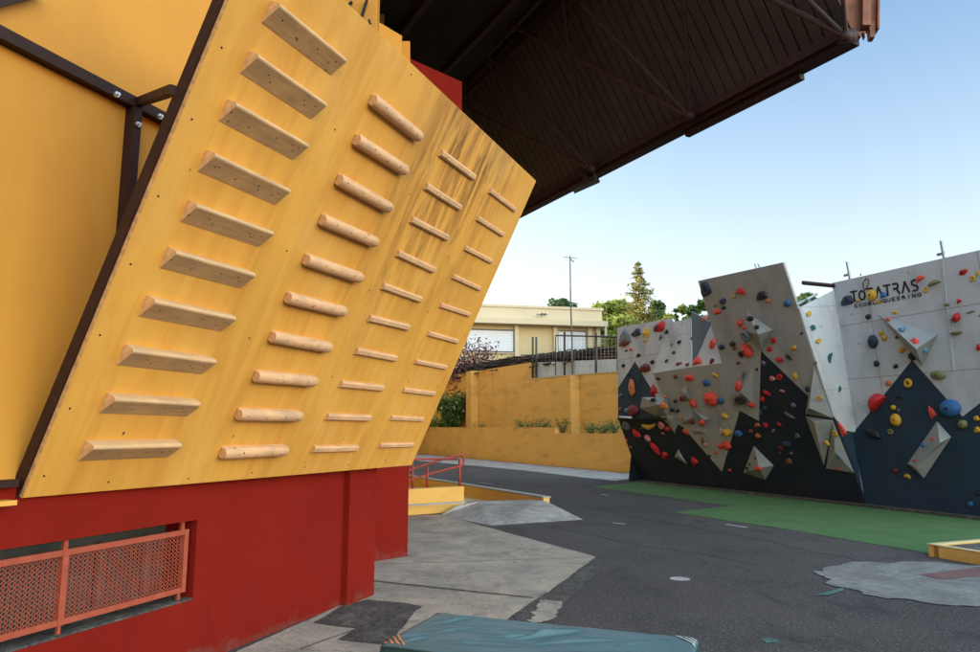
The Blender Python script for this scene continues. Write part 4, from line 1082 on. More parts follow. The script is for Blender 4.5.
# ------------------------------------------------------------------ ramp, rail, planter box
def pbox(P0, P1, th, z0, z1, z1b=None, mb=None):
    mb = mb or MB(); t = (P1 - P0); t.z = 0; t.normalize(); u = V((-t.y, t.x, 0)) * th
    a, b = V((P0.x, P0.y, 0)), V((P1.x, P1.y, 0)); zb = z1 if z1b is None else z1b
    mb.add([a + UZ * z0, b + UZ * z0, b + u + UZ * z0, a + u + UZ * z0, a + UZ * z1, b + UZ * zb, b + u + UZ * zb, a + u + UZ * z1],
           [(0, 3, 2, 1), (4, 5, 6, 7), (0, 1, 5, 4), (1, 2, 6, 5), (2, 3, 7, 6), (3, 0, 4, 7)]); return mb
rmp = thing('entrance_ramp', 'low ochre walled ramp with white edging beside the red building corner', 'ramp', zp(430, 514))
pA = zp(395, 516.5); pB = zp(464, 511.5)
pb_ = pbox(V((pA.x, pA.y, 0)), V((pB.x, pB.y, 0)), 0.25, 0, 0.50); pb_.build('front_parapet', M['yplaster'], rmp, bevel=0.01)
pc0 = at(400, 478, 1); 
def onz(x, y, z): return zp(x, y, z)
q0 = onz(395, 474, 0.28); q1 = onz(543.5, 498, 0.28)
mb = pbox(q0, q1, 0.14, 0, 0.28); mb.build('far_parapet', M['yplaster'], rmp)
mb = MB(); t = (q1 - q0).normalized(); u = V((-t.y, t.x, 0)); mb.prism([q0 - u * .02, q1 - u * .02 + t * .02, q1 + u * .16 + t * .02, q0 + u * .16], (0, 0, 0.03)); mb.build('white_coping', M['line'], rmp)
mb = MB(); a = onz(400, 508, .22); b = onz(478, 502.5, .22); c = onz(543, 500.5, .22); 
mb.bar(onz(400, 505, .22) - V((0, .12, 0)), onz(466, 501.5, .22) - V((0, .12, 0)), 0.05, 0.03, UZ); mb.build('white_edging', M['line'], rmp)
# concrete apron
ap = MB(); f0, f1, f2 = zp(441, 515), zp(490, 525.5), zp(583, 519.5); t0, t1, t2 = onz(447, 505, .16), onz(480, 501.5, .2), onz(543, 499.5, .24)
t0 = onz(458, 505, .16)
ap.add([f0, f1, f2, t2, t1, t0], [(0, 1, 4, 5), (1, 2, 3, 4)]); 
ap.add([t0, t1, t2, V((t2.x - .3, t2.y + 1.3, 0.1)), V((t0.x, t0.y + 2.5, 0.0))], [(0, 1, 2, 3, 4)])
ap.add([f2, t2, V((t2.x, t2.y, 0)), V((t2.x - .3, t2.y + 1.3, 0.1)), V((t2.x - .3, t2.y + 1.3, 0.0))], [(0, 2, 1), (1, 2, 4, 3)])
ap.build('concrete_apron', M['conc2'], rmp)
fl_ = MB(); fl_.add([onz(395, 505, .02), onz(470, 502, .02), onz(540, 500, .02), q1 * 1.0 - UZ * .26, q0 - UZ * .26], [(0, 1, 2, 3, 4)]); fl_.build('ramp_floor', M['creamd'], rmp)
# railing
rl = thing('handrail', 'red tubular double handrail standing on the ochre ramp parapet', 'railing', V((pB.x, pB.y + .12, 0.5)))
def rr(x, y, dy=0.12):   # on the vertical plane of the parapet centre line
    t = (pB - pA).normalized(); n = V((t.y, -t.x, 0)); return pl(x, y, pB - n * dy, n)
for x, yb, yt in ((412.5, 489, 464), (427.5, 489, 466.5), (459.5, 488.5, 459)):
    mb = MB(); mb.tube([rr(x, yb), rr(x, yt)], 0.026, 10); mb.build('post', M['railred'], rl, smooth=True)
def bez(pts, n=6):
    out = []
    P = [pts[0]] + pts + [pts[-1]]
    for i in range(1, len(P) - 2):
        for k in range(n):
            t = k / n; a, b, c, d = P[i - 1], P[i], P[i + 1], P[i + 2]
            out.append(0.5 * ((2 * b) + (c - a) * t + (2 * a - 5 * b + 4 * c - d) * t * t + (3 * b - a - 3 * c + d) * t ** 3))
    out.append(pts[-1]); return out
mb = MB(); mb.tube(bez([rr(398, 474.5), rr(412, 469), rr(440, 460), rr(456, 455.5), rr(461, 455), rr(463.5, 458), rr(463.5, 463), rr(461, 466), rr(456, 467), rr(440, 471), rr(412, 479), rr(398, 483)]), 0.022, 8)
mb.build('rail', M['railred'], rl, smooth=True)
mb = MB(); mb.tube([rr(405, 460, -0.9), rr(418, 459, -.9), rr(457, 459, .1)], 0.022, 8); mb.build('rear_rail', M['railred'], rl, smooth=True)
# planter box frame at right
bx = thing('edge_planter', 'low ochre framed box with pale rim at the right edge of the green court', 'planter', zp(930, 556))
c0 = zp(928, 556); e1 = zp(985, 564) - c0; e1.z = 0; e1.normalize(); zt = 0.16
T0 = onz(928, 543.5, zt); c0 = V((T0.x, T0.y, 0)); T1 = onz(980, 551.5, zt); e1 = V((T1.x - T0.x, T1.y - T0.y, 0)).normalized(); T2 = onz(980, 539, zt); e2 = V((T2.x - T0.x, T2.y - T0.y, 0)).normalized()
mb = MB()
def wallseg(mb, a, d, Ln, inn, th, z0, z1): return mb.prism([a + UZ * z0, a + d * Ln + UZ * z0, a + d * Ln + inn * th + UZ * z0, a + inn * th + UZ * z0], (0, 0, z1 - z0))
wallseg(mb, c0, e1, 3.2, e2, .07, 0, zt - .012); wallseg(mb, c0 + e1 * .07, e2, 3.0, e1, .07, 0, zt - .013); mb.build('side_board', M['yplaster'], bx)
mb = MB(); wallseg(mb, c0 - e1 * .01 - e2 * .01, e1, 3.2, e2, .09, zt - .012, zt); wallseg(mb, c0 - e2 * .005 - e1 * .01, e2, 3.0, e1, .09, zt - .0125, zt + .001); mb.build('rim', M['creamd'], bx)
mb = MB(); mb.prism([c0 + (e1 + e2) * .08 + UZ * .0, c0 + e1 * 3.2 + e2 * .08, c0 + e1 * 3.2 + e2 * 3, c0 + e1 * .08 + e2 * 3], (0, 0, 0.145)); mb.build('soil', M['asphalt2'], bx)

# ------------------------------------------------------------------ crash mat
mz = 0.22
mc = [onz(437, 610.5, mz), onz(700, 636.5, mz), None, onz(380, 641.5, mz)]
mc[2] = mc[1] + (mc[3] - mc[0]) * 1.02
cm = thing('crash_mat', 'thick faded teal vinyl crash mat with taped corners lying on the asphalt', 'crash mat', V((mc[0].x, mc[0].y, 0)))
def bil(s, t): return mc[0].lerp(mc[1], s).lerp(mc[3].lerp(mc[2], s), t)
CREASE = [(.28, .62, .66, .12, .030), (.36, .60, .60, .20, .024), (.44, .72, .80, .22, .022), (.03, .5, .2, .06, .02), (.08, .7, .3, .3, .016), (.72, .5, .95, .15, .014), (.15, .9, .5, .62, .02), (.5, .9, .9, .5, .02), (.0, .85, .12, .7, .02), (.05, .95, .16, .75, .02)]
nx_, ny_ = 260, 110; mb = MB(); vs = []
for j in range(ny_ + 1):
    for i in range(nx_ + 1):
        s, t = i / nx_, j / ny_; p = bil(s, t)
        ed = min(s, 1 - s) * 2.0; et = min(t, 1 - t) * .9
        rnd_ = -0.030 * math.exp(-ed / 0.018) - 0.030 * math.exp(-et / 0.018); ef = min(1, min(ed, et) / 0.15); ef = .12 + .88 * ef
        q = V((s * 2.1, t * 0.9, 0))
        z = 0.010 * noise.noise(q * 1.6) - 0.006
        rdg = abs(noise.noise(V((s * 2.0 - t * 1.2, t * 5.5 + s * 4.0, 4.2)))); z += 0.006 * math.exp(-rdg * 10)
        rdg = abs(noise.noise(V((s * 7.0 + t * 3.2, t * 2.5 - s * 2.0, 9.2)))); z += 0.003 * math.exp(-rdg * 14); z *= ef
        for (a0, b0, a1, b1, hh_) in CREASE:
            ax_, ay_ = (a1 - a0) * 2.1, (b1 - b0) * .9; qx, qy = (s - a0) * 2.1, (t - b0) * .9; LL = math.hypot(ax_, ay_); tt = (qx * ax_ + qy * ay_) / LL / LL
            if -.1 < tt < 1.1:
                dd_ = (qx * ay_ - qy * ax_) / LL + .02 * math.sin(tt * 5 + a0 * 20); en = max(0, math.sin(math.pi * min(max(tt, 0), 1)))
                z += hh_ * en * (math.exp(-(dd_ / .014) ** 2) - .6 * math.exp(-((dd_ - .026) / .014) ** 2))
        vs.append(p + UZ * (z + rnd_))
mb.add(vs, [(j * (nx_ + 1) + i, j * (nx_ + 1) + i + 1, (j + 1) * (nx_ + 1) + i + 1, (j + 1) * (nx_ + 1) + i) for j in range(ny_) for i in range(nx_)])
top_o = mb.build('top_cover', M['crash'], cm, smooth=True)
# side skirt
mb = MB(); rim = [vs[i] for i in range(nx_ + 1)] + [vs[j * (nx_ + 1) + nx_] for j in range(1, ny_ + 1)] + [vs[ny_ * (nx_ + 1) + i] for i in range(nx_ - 1, -1, -1)] + [vs[j * (nx_ + 1)] for j in range(ny_ - 1, 0, -1)]
n = len(rim); cen = bil(.5, .5); sk = list(rim)
for k, z in ((1.012, .13), (1.012, .06), (1.0, 0.006)):
    sk += [V((cen.x + (p.x - cen.x) * k, cen.y + (p.y - cen.y) * k, z + 0.006 * noise.noise(p * 6))) for p in rim]
mb.add(sk, [(r * n + i, r * n + (i + 1) % n, (r + 1) * n + (i + 1) % n, (r + 1) * n + i) for r in range(3) for i in range(n)])
mb.build('side_skirt', M['crashside'], cm, smooth=True)
mb = MB(); ring = [p + V((0, 0, 0.002)) for p in rim[::4]]; mb.tube(ring + [ring[0]], 0.007, 6); mb.build('piping', M['crashside'], cm, smooth=True)
def tape(corner, col, k, ang):
    s0, t0 = corner
    mb = MB()
    for q in range(k):
        ds = (1 if s0 == 0 else -1); dt = (1 if t0 == 0 else -1)
        a = 0.02 + q * 0.022
        def surf(s, t):
            s = min(max(s, 0.004), .996); t = min(max(t, .01), .99); i = int(s * nx_); j = int(t * ny_); return vs[j * (nx_ + 1) + i] + UZ * 0.006
        L1 = [surf(s0 + ds * (a * (1 - f)), t0 + dt * (a * 2.6 * f)) for f in [x / 6 for x in range(7)]]; L2 = [surf(s0 + ds * ((a + .010) * (1 - f)), t0 + dt * ((a + .010) * 2.6 * f)) + UZ * .001 for f in [x / 6 for x in range(7)]]
        mb.add(L1 + L2, [(f, f + 1, 8 + f, 7 + f) for f in range(6)])
    mb.build('corner_tape', M[col], cm)
tape((0, 1), 'orange_tape', 4, 0); tape((0, 0), 'orange_tape', 2, 0); tape((1, 0), 'white_tape', 4, 0)

# ------------------------------------------------------------------ retaining walls at the back
w0 = zp(395, 451.5); w1 = zp(632, 473.2)
dW = (w1 - w0); dW.z = 0; dW.normalize(); nW = V((dW.y, -dW.x, 0)); nW = nW if nW.y < 0 else -nW
def onW(x, y, off=0): return pl(x, y, w0 + nW * off, nW)
lw = thing('planter_wall', 'low ochre plastered retaining wall with plants growing on its top', 'wall', w0)
def stepwall(root, name, outline, nrm, th, m, P):
    mb = MB(); mb.prism(outline, -nrm * th); return mb.build(name, m, root)
a = onW(395, 427.2); b = onW(555, 427.2); b2 = onW(555, 433.2); c = onW(700, 434); 
stepwall(lw, 'wall_face', [V((a.x, a.y, 0)), V((c.x, c.y, 0)), V((c.x, c.y, c.z)), b2, b, a], nW, 0.3, M['yplaster'], w0)
# upper wall
nU = nW; P_up = onW(616, 373, -1.8); dU = dW
def onU(x, y, off=0): return pl(x, y, P_up + nU * off, nU)
uw = thing('terrace_wall', 'tall ochre plastered terrace wall with stepped top and pilasters under the fence', 'wall', V((P_up.x, P_up.y, 1.5)))
tops = [(380, 384), (430, 378.5), (530, 362.5), (530, 379.5), (573, 375.5), (640, 371)]
pts = [onU(*q) for q in tops]; zl = 1.0
stepwall(uw, 'wall_face', [V((pts[0].x, pts[0].y, zl)), V((pts[-1].x, pts[-1].y, zl))] + pts[::-1], nU, 0.35, M['yplaster'], 0)
for (x0, x1, yt) in ((473, 478, 371), (574, 579, 375.8)):
    a = onU(x0, yt, 0); b = onU(x1, yt, 0); a = a + nU * .5; b = b + nU * .5; mb = MB(); mb.prism([V((a.x, a.y, zl)), V((b.x, b.y, zl)), b, V((a.x, a.y, b.z))], -nU * .498); mb.build('pilaster', M['yplaster'], uw)
mb = MB()
for (p, q) in (((530, 379.5), (573, 375.5)), ((573, 375.5), (640, 371))):
    a, b = onU(*p), onU(*q); mb.bar(a + UZ * .03 - nU * .17, b + UZ * .03 - nU * .17, 0.4, 0.05, UZ)
mb.build('coping', M['creamd'], uw)
# terrace soil between the walls, and ground behind
for nm, pts_, z, m in (('planter_soil', [onW(395, 427.2), onW(555, 427.2), onW(700, 434), onU(700, 430), onU(380, 430)], 1.52, M['asphalt2']),):
    sheet(nm, pts_, z, m)
gz = 3.2
tg = MB(); tg.add([V((-40, 52, gz)), V((onU(380, 400).x, onU(380, 400).y, gz)) - nU * .3, V((onU(700, 400).x, onU(700, 400).y, gz)) - nU * .3, V((120, 34, gz)), V((160, 300, gz)), V((-60, 300, gz))], [(0, 1, 2, 3, 4, 5)])
tag(tg.build('upper_ground', M['asphalt2']), kind='structure')
# wooden extension of lower wall step
st_ = MB(); a = onW(555, 427.5); b = onW(573, 428)
# fence on the terrace wall
fe = thing('terrace_fence', 'black post fence with thin wire mesh on the ochre terrace wall', 'fence', onU(575, 376))
for (x, yb, yt) in ((532.8, 378.5, 337), (536.3, 378.5, 337), (564.5, 375.5, 332), (596, 373.5, 333), (618, 372, 333)):
    mb = MB(); a = onU(x, yb, -.12); b = onU(x, yt, -.12); mb.bar(a, b, 0.085 if x < 600 else .06, 0.085, nU); mb.build('post', M['fence'], fe)
mb = MB(); mb.tube([onU(556, 335.5, -.14), onU(640, 337.5, -.14)], 0.045, 6); mb.tube([onU(555.5, 336, -.14), onU(555.5, 375, -.14)], 0.03, 6); mb.build('top_rail', M['fence'], fe)
mb = MB()
for k in range(23):
    x = 538 + k * 3.7; yt = 352 - (x - 538) * .18 if x < 557 else 336.5
    mb.bar(onU(x, 377 - (x - 538) * .06, -.14), onU(x, yt, -.14), 0.008, 0.008, nU)
for k in range(5):
    yy = 338 + k * 9; mb.bar(onU(538 if yy > 350 else 556, yy + 2, -.14), onU(640, yy, -.14), 0.010, 0.010, nU)
mb.build('wire_mesh', M['wire'], fe)
# white corrugated sheet
mb = MB(); a = onU(536, 362.5, -.45); b = onU(640, 358, -.45); n = 90; pts = []
Lx = (b - a); Lx.z = 0; vs_ = []
for i in range(n + 1):
    p = a + Lx * (i / n) + nU * (0.03 if i % 2 else 0); vs_ += [V((p.x, p.y, a.z + (b.z - a.z) * i / n)), V((p.x, p.y, 3.2))]
mb.add(vs_, [(2 * i, 2 * i + 2, 2 * i + 3, 2 * i + 1) for i in range(n)])
o = single(mb, 'corrugated_screen', M['wsheet'], 'pale white corrugated sheet screen standing behind the black fence', 'screen'); so = o.modifiers.new('t', 'SOLIDIFY'); so.thickness = .01
# antenna mast
an = thing('antenna_mast', 'thin tall grey television antenna mast standing behind the ochre terrace wall', 'antenna', V((onU(573, 390, -.3).x, onU(573, 390, -.3).y, 3.2)))
ya = onU(573, 390, -.3)
mb = MB(); tp = at(570, 256, ya.y); mb.tube([V((ya.x, ya.y, 3.2)), at(572, 340, ya.y), at(570.6, 300, ya.y), tp], 0.05, 8, r2=0.035); mb.build('mast', M['mast'], an)
mb = MB(); tA = at(564, 257, ya.y - .4); tB = at(577, 258.5, ya.y + .6); mb.tube([tA, tB], 0.014, 6)
for k in range(7):
    c = tA.lerp(tB, k / 6); mb.tube([c - UZ * .0 - V((.12, .35, .10)), c + V((.12, .35, .10))], 0.009, 5)
mb.tube([at(570, 259, ya.y), at(574, 262, ya.y)], .03, 6); mb.build('aerial', M['mast'], an)

# brushwood shade roof
def brush(seed):
    mb = MB(); r = random.Random(seed)
    line = [(425, 381), (445, 374), (480, 366), (520, 358), (556, 354), (590, 352), (625, 346)]
    def Lp(t): 
        f = t * (len(line) - 1); i = min(int(f), len(line) - 2); f -= i; return (line[i][0] + (line[i + 1][0] - line[i][0]) * f, line[i][1] + (line[i + 1][1] - line[i][1]) * f)
    for k in range(1500):
        t = r.random(); x, y = Lp(t); y += r.uniform(-1, 10) * (0.6 + .4 * min(1, t * 3)); Y = onU(x, 370).y + r.uniform(2.2, 6.0)
        a = at(x, y, Y); L_ = r.uniform(0.8, 3.0); sl = r.gauss(-0.10, 0.07); d = V((1, r.uniform(-.4, .2), -sl * 1.0)).normalized(); mb.cur = 1 if r.random() < .2 else 0
        mb.bar(a - d * L_ / 2, a + d * L_ / 2, r.uniform(.05, .22), r.uniform(.02, .06), V((0, r.uniform(-.3, .3), 1)))
    mb.cur = 0
    for k in range(7):
        x = 425 + r.uniform(0, 14); Y = onU(430, 380).y - .1; p = at(x, 382, Y); pts = [p]
        for j in range(4): p = p + V((r.uniform(-.12, .08), 0, -r.uniform(.25, .5))); pts.append(p)
        mb.tube(pts, .03, 5)
    return mb
single(brush(3), 'brushwood_shade', [M['brush'], M['brush2']], 'dark sagging shade roof of dead brushwood between the ochre terrace wall and cream building', 'shade roof')

# ------------------------------------------------------------------ cream building
P_b = at(540, 370, 66.0); dBb = V((0.975, 0.21, 0)).normalized(); nb = V((dBb.y, -dBb.x, 0))
def onB(x, y, off=0): return pl(x, y, P_b + nb * off, nb)
cb = thing('house', 'flat-roofed cream building with white roller shutters behind the terrace fence', 'building', V((P_b.x, P_b.y, 3.2)))
def bq(name, x0, x1, yt, yb, off, th, m, zb=None, parent=cb):
    xm = (x0 + x1) / 2; a = onB(x0, (yt + yb) / 2, off); b = onB(x1, (yt + yb) / 2, off); zt = onB(xm, yt, off).z; zz = onB(xm, yb, off).z if zb is None else zb
    mb = MB(); mb.prism([V((a.x, a.y, zz)), V((b.x, b.y, zz)), V((b.x, b.y, zt)), V((a.x, a.y, zt))], -nb * th); return mb.build(name, m, parent)
bq('wall', 330, 600, 322, 380, 0, 8, M['creamd'], 3.2)
bq('parapet', 330, 602, 305, 320, 0.5, 8.4, M['cream'])
bq('eaves_band', 330, 608, 316.5, 322, 1.1, 1.3, M['cream'])
bq('roof_edge', 330, 603.5, 303, 305.5, 0.6, 8.6, M['cream'])
for x in (462, 517, 556, 590.5, 599):
    bq('pilaster', x - 2, x + 2, 322, 380, 0.3, 0.298, M['cream'], 3.2)
for (x0, x1, yt, yb) in ((466, 514, 329, 352), (557.5, 586.5, 330.5, 352), (380, 452, 329, 352)):
    f_ = bq('window', x0, x1, yt, yb, 0.06, 0.058, M['winf'])
    f2_ = MB(); a = onB(x0 + .8, yt + .8, .09); zt_ = a.z; b = onB(x1 - .8, yb - .6, .09); nsl = 14
    for k in range(nsl):
        z0_ = b.z + (zt_ - b.z) * k / nsl; z1_ = b.z + (zt_ - b.z) * (k + .93) / nsl
        f2_.prism([V((a.x, a.y, z0_)), V((b.x, b.y, z0_)), V((b.x, b.y, z1_)), V((a.x, a.y, z1_))], -nb * .025)
    f2_.build('roller_shutter', M['shutter'], cb)
    bq('window_sill', x0 - .5, x1 + .5, yb + .2, yb + 1.2, 0.16, 0.158, M['cream'])
bq('porch_post', 605.5, 607.5, 322, 380, 1.0, 0.15, M['cream'], 3.2)
for y in (338.5, 343, 348, 352): 
    bq('balcony_rail', 600, 622, y, y + .7, 0.9, 0.05, M['steel'])
mb = MB()
for k in range(6): mb.bar(onB(602 + k * 3.4, 354, .9), onB(602 + k * 3.4, 338.5, .9), .03, .03, nb)
mb.build('balcony_bars', M['steel'], cb)
mb = MB(); c = onB(541.5, 314.5, .9); mb.tube([c, c + nb * .25], .13, 8); mb.tube([c + dBb * .3, c + dBb * .3 + nb * .25], .11, 8); mb.bar(c - dBb * .5, c + dBb * .6, .06, .06); mb.build('wall_lamp', M['winf'], cb)

# ------------------------------------------------------------------ vegetation
def leafball(mb, c, rad, n, ls, r, squash=0.8, shell=0.5):
    for _ in range(n):
        d = V((r.gauss(0, 1), r.gauss(0, 1), r.gauss(0, 1))).normalized(); q = (shell + (1 - shell) * r.random()) if r.random() < .8 else r.random()
        q *= 1 + .35 * noise.noise(d * 2.2 + c)
        p = c + V((d.x * rad, d.y * rad, d.z * rad * squash)) * q
        a = V((r.gauss(0, 1), r.gauss(0, 1), r.gauss(0, .7))).normalized(); b = a.cross(V((r.gauss(0, 1), r.gauss(0, 1), r.gauss(0, 1)))).normalized(); s = ls * r.uniform(.5, 1.3)
        mb.add([p - a * s, p + b * s * .45, p + a * s, p - b * s * .45], [(0, 1, 2, 3)])
def tree(px, ytop, wpx, Y, label, lm, seed, name='tree', n=2600, trunk=True, zb=3.2, ls=.16, group='trees behind the climbing walls'):
    r = random.Random(seed); top = at(px, ytop, Y); Wd = wpx / F * Y; Hh = top.z - zb
    Wd *= 1.35; n = int(n * 1.8); ls *= 1.7
    root = thing(name, label, 'tree', V((top.x, top.y, zb)), group)
    tb = MB(); tb.tube([V((top.x, top.y, zb)), V((top.x + .1, top.y, zb + Hh * .45)), V((top.x, top.y, zb + Hh * .85))], .22, 8, r2=.05)
    cr = MB(); k = 15
    for i in range(k):
        ang = r.uniform(0, 6.28); rr_ = Wd * .5 * r.uniform(.15, .75); z = zb + Hh * r.uniform(.40, .93); rad = min(Wd * r.uniform(.16, .30), (top.z - z) * 1.0 + .3)
        c = V((top.x + math.cos(ang) * rr_, top.y + math.sin(ang) * rr_, z)); leafball(cr, c, rad, n // k, ls, r)
        tb.tube([V((top.x, top.y, zb + Hh * .35)), c], .07, 5, r2=.02)
    leafball(cr, V((top.x, top.y, top.z - Wd * .18)), Wd * .18, n // 7, ls, r)
    tb.build('trunk', M['bark'], root); cr.build('crown', M[lm], root)
def conifer(px, ytop, wpx, Y, ybot, label, lm, seed, n_t=44, ls=.15, name='conifer', group='trees behind the climbing walls'):
    r = random.Random(seed); top = at(px, ytop, Y); zb = 3.2; Wd = wpx / F * Y; Hh = top.z - zb; root = thing(name, label, 'tree', V((top.x, top.y, zb)), group)
    tb = MB(); tb.tube([V((top.x, top.y, zb)), top], .22, 8, r2=.02); cr = MB(); Wd *= 1.1
    for i in range(n_t):
        f = (i / n_t) ** .85; z = top.z - .3 - f * (Hh * .85); L_ = Wd * .5 * (0.12 + 1.5 * f) * (.75 + .5 * (i % 3) / 2)
        for j in range(6):
            ang = r.uniform(0, 6.28); LL = L_ * r.uniform(.55, 1.15); d = V((math.cos(ang), math.sin(ang), r.uniform(-.05, .25))); p0 = V((top.x, top.y, z)); p1 = p0 + d * LL
            tb.tube([p0, p1], .025, 4, r2=.008)
            for k in range(int(16 + 60 * f)):
                t = r.uniform(.2, 1.05); p = p0.lerp(p1, t) + V((r.gauss(0, .09), r.gauss(0, .09), r.gauss(-.04, .08))) * (1 + f)
                a = V((r.gauss(0, 1), r.gauss(0, 1), r.gauss(0, .5))).normalized(); b = a.cross(V((r.gauss(0, 1), r.gauss(0, 1), 1))).normalized(); s = ls * r.uniform(.6, 1.3)
                cr.add([p - a * s, p + b * s * .4, p + a * s, p - b * s * .4], [(0, 1, 2, 3)])
    tb.build('trunk', M['bark'], root); cr.build('crown', M[lm], root)
conifer(638, 261, 44, 60, 340, 'tall golden conifer with a pointed top rising above the left climbing wall', 'leaf_gold', 5)
tree(614, 298, 42, 72, 'bright green broad tree between the cream building and the tall conifer', 'leaf_lime', 11, n=3600)
tree(628, 316, 40, 56, 'lower yellow-green tree in front of the tall conifer', 'leaf_lime', 12, n=2600)
tree(657, 300, 30, 64, 'dark green tree just right of the tall conifer', 'leaf_dark', 13)
tree(669, 314, 16, 56, 'small golden green treetop over the joint of the left and white wall panels', 'leaf_lime', 14, n=1200)
conifer(675.5, 307, 5, 60, 330, 'slim dark cypress spire behind the white wall panels', 'leaf_dark', 15, n_t=26, name='cypress')
tree(683, 305, 20, 60, 'round lime green tree right of the slim cypress', 'leaf_lime', 16, n=1800)
tree(691, 311, 13, 64, 'dark green treetop behind the slate spike of the white wall panels', 'leaf_dark', 17, n=1500)
tree(704, 299, 26, 58, 'green tree touching the left edge of the leaning taupe tower', 'leaf_mid', 18, n=2400)
tree(806, 292, 34, 60, 'green tree in the gap between the taupe tower and the right wall', 'leaf_mid', 19, n=2600)
tree(562, 297, 26, 92, 'dark treetop peeking over the flat roof of the cream building', 'leaf_dark', 20, n=2200)
tree(607, 316, 30, 76, 'dark green tree beside the porch of the cream building', 'leaf_dark', 21, n=2200)
# purple shrub
def shrub(name, c, rad, hh, label, lm, seed, n, ls, stems=8, flowers=0, group=None):
    r = random.Random(seed); root = thing(name, label, 'shrub', c, group); st = MB(); cr = MB()
    for i in range(stems):
        ang = r.uniform(0, 6.28); tip = c + V((math.cos(ang) * rad * r.uniform(.3, 1), math.sin(ang) * rad * .6 * r.uniform(.3, 1), hh * r.uniform(.55, 1)))
        mid = c.lerp(tip, .5) + V((r.uniform(-.1, .1), 0, .1)) * rad; st.tube([c, mid, tip], .02 * rad + .004, 5, r2=.004)
        for k in range(n // stems):
            t = r.random() ** .7; p = c.lerp(mid, t * 2) if t < .5 else mid.lerp(tip, t * 2 - 1); p = p + V((r.gauss(0, 1), r.gauss(0, 1), r.gauss(0, 1))) * rad * .14
            a = V((r.gauss(0, 1), r.gauss(0, 1), r.gauss(0, 1))).normalized(); b = a.cross(V((r.gauss(0, 1), r.gauss(0, 1), 1))).normalized(); s = ls * r.uniform(.6, 1.3)
            cr.add([p - a * s, p + b * s * .5, p + a * s, p - b * s * .5], [(0, 1, 2, 3)])
    st.build('stems', M['bark'], root); cr.build('foliage', M[lm], root)
    if flowers:
        fm_ = MB()
        for k in range(flowers):
            p = c + V((r.uniform(-.8, .8) * rad, -rad * .7, hh * r.uniform(.35, .8)))
            for q in range(6): leafball(fm_, p, .07, 3, .06, r)
        o_ = fm_.build('flowers', M['petal'], root); o_['kind'] = 'stuff'
cpl = at(470, 400, onU(470, 390).y + 3.0); shrub('shrub', V((cpl.x, cpl.y, 3.2)), 2.6, 5.0, 'purple-leaved shrub with bare twigs before the cream building, beside the rung board', 'leaf_purple', 31, 3800, .12, 40)
def onP(x, off=-.25):
    p = onW(x, 426, off); return V((p.x, p.y, 1.52))
pa_ = onW(453, 427, -1.0); shrub('shrub', V((pa_.x, pa_.y, 1.6)), 1.2, 2.7, 'dense dark green bush with cream flowers at the left end of the planter wall', 'leaf_mid', 32, 5200, .11, 34, 5)
pa_ = onW(437, 427, -.6); shrub('weed', V((pa_.x, pa_.y, 1.6)), 1.3, 1.0, 'low bright green weeds spilling over the planter wall next to the rung board', 'leaf_lime', 33, 1500, .09, 16)
for i, (x, w_, h_, lb_) in enumerate(((479, .5, .75, 'thin sprawling weed beside the left pilaster of the terrace wall'), (525, .9, .75, 'left half of the wide green weed clump at the middle of the planter wall'), (538, .9, .8, 'right half of the wide green weed clump at the middle of the planter wall'),
        (553, .35, .4, 'tiny weed just left of the right-hand pilaster clump'), (563, .45, .85, 'upright green weed against the right pilaster of the terrace wall'), (592, .6, .45, 'low weed sprig on the lower planter step, left one'), (602, .7, .4, 'low flat weed on the lower planter step, middle one'), (614, .6, .6, 'green weed on the lower planter step touching the climbing wall'), (500, .4, .25, 'very small weed tuft on the planter wall left of the wide clump'))):
    p = onW(x, 425, -.35); shrub('weed', V((p.x, p.y, 1.52 if x < 580 else 1.5)), w_, h_, lb_, 'leaf_mid', 40 + i, int(420 * w_), .05, 12, group='weeds on the planter wall')

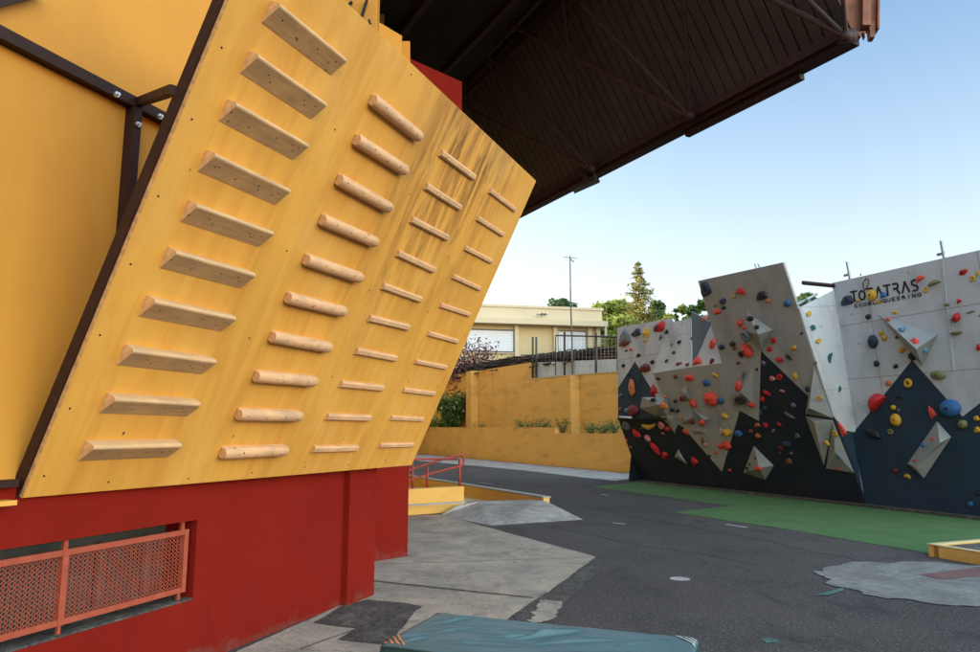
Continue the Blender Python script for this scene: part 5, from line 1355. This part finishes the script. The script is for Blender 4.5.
# ------------------------------------------------------------------ light
AZ, EL = -62.0, 11.0
w_ = bpy.data.worlds.new('World'); sc.world = w_; w_.use_nodes = True; nt = w_.node_tree
bg = nt.nodes['Background']; sky = nt.nodes.new('ShaderNodeTexSky'); sky.sky_type = 'NISHITA'; sky.sun_disc = False
sky.sun_elevation = math.radians(EL); sky.sun_rotation = math.radians(AZ); sky.air_density = 1.0; sky.dust_density = 1.2; sky.ozone_density = 1.5
gm = nt.nodes.new('ShaderNodeGamma'); gm.inputs[1].default_value = 0.90; nt.links.new(sky.outputs[0], gm.inputs[0])
hs = nt.nodes.new('ShaderNodeHueSaturation'); hs.inputs['Saturation'].default_value = 1.12; nt.links.new(gm.outputs[0], hs.inputs['Color'])
wt0 = nt.nodes.new('ShaderNodeTexCoord'); sz = nt.nodes.new('ShaderNodeSeparateXYZ'); nt.links.new(wt0.outputs['Generated'], sz.inputs[0])
stv = nt.nodes.new('ShaderNodeMapRange'); stv.inputs['From Min'].default_value = 0.08; stv.inputs['From Max'].default_value = 0.55; stv.inputs['To Min'].default_value = 0.4; stv.inputs['To Max'].default_value = 1.2
nt.links.new(sz.outputs['Z'], stv.inputs['Value']); nt.links.new(stv.outputs['Result'], hs.inputs['Saturation'])
# added warm sky gain overhead and behind the camera to light shaded surfaces
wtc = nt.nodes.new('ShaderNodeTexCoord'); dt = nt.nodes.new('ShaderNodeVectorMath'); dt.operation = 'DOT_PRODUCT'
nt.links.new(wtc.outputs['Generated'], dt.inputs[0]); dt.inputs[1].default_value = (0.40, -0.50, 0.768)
sky_gain = nt.nodes.new('ShaderNodeMapRange'); sky_gain.interpolation_type = 'SMOOTHSTEP'; sky_gain.inputs['From Min'].default_value = 0.25; sky_gain.inputs['From Max'].default_value = 1.0
nt.links.new(dt.outputs['Value'], sky_gain.inputs['Value'])
hm = mix(nt, sky_gain.outputs['Result'], (1.0, 1.0, 1.0), (5.9, 4.6, 3.4)); fin = mix(nt, 1.0, hs.outputs[0], hm, 'MULTIPLY')
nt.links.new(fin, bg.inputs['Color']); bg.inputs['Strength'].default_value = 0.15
sd = bpy.data.lights.new('sun', 'SUN'); so_ = bpy.data.objects.new('sun', sd); COL.objects.link(so_)
sd.energy = 3.5; sd.angle = math.radians(0.5); sd.color = (1, 0.80, 0.55)
dv = V((math.sin(math.radians(AZ)) * math.cos(math.radians(EL)), math.cos(math.radians(AZ)) * math.cos(math.radians(EL)), math.sin(math.radians(EL))))
so_.rotation_euler = dv.to_track_quat('Z', 'Y').to_euler()
vs_ = sc.view_settings; vs_.view_transform = 'Standard'; vs_.look = 'None'; vs_.exposure = 1.57; vs_.gamma = 1; vs_.use_curve_mapping = False
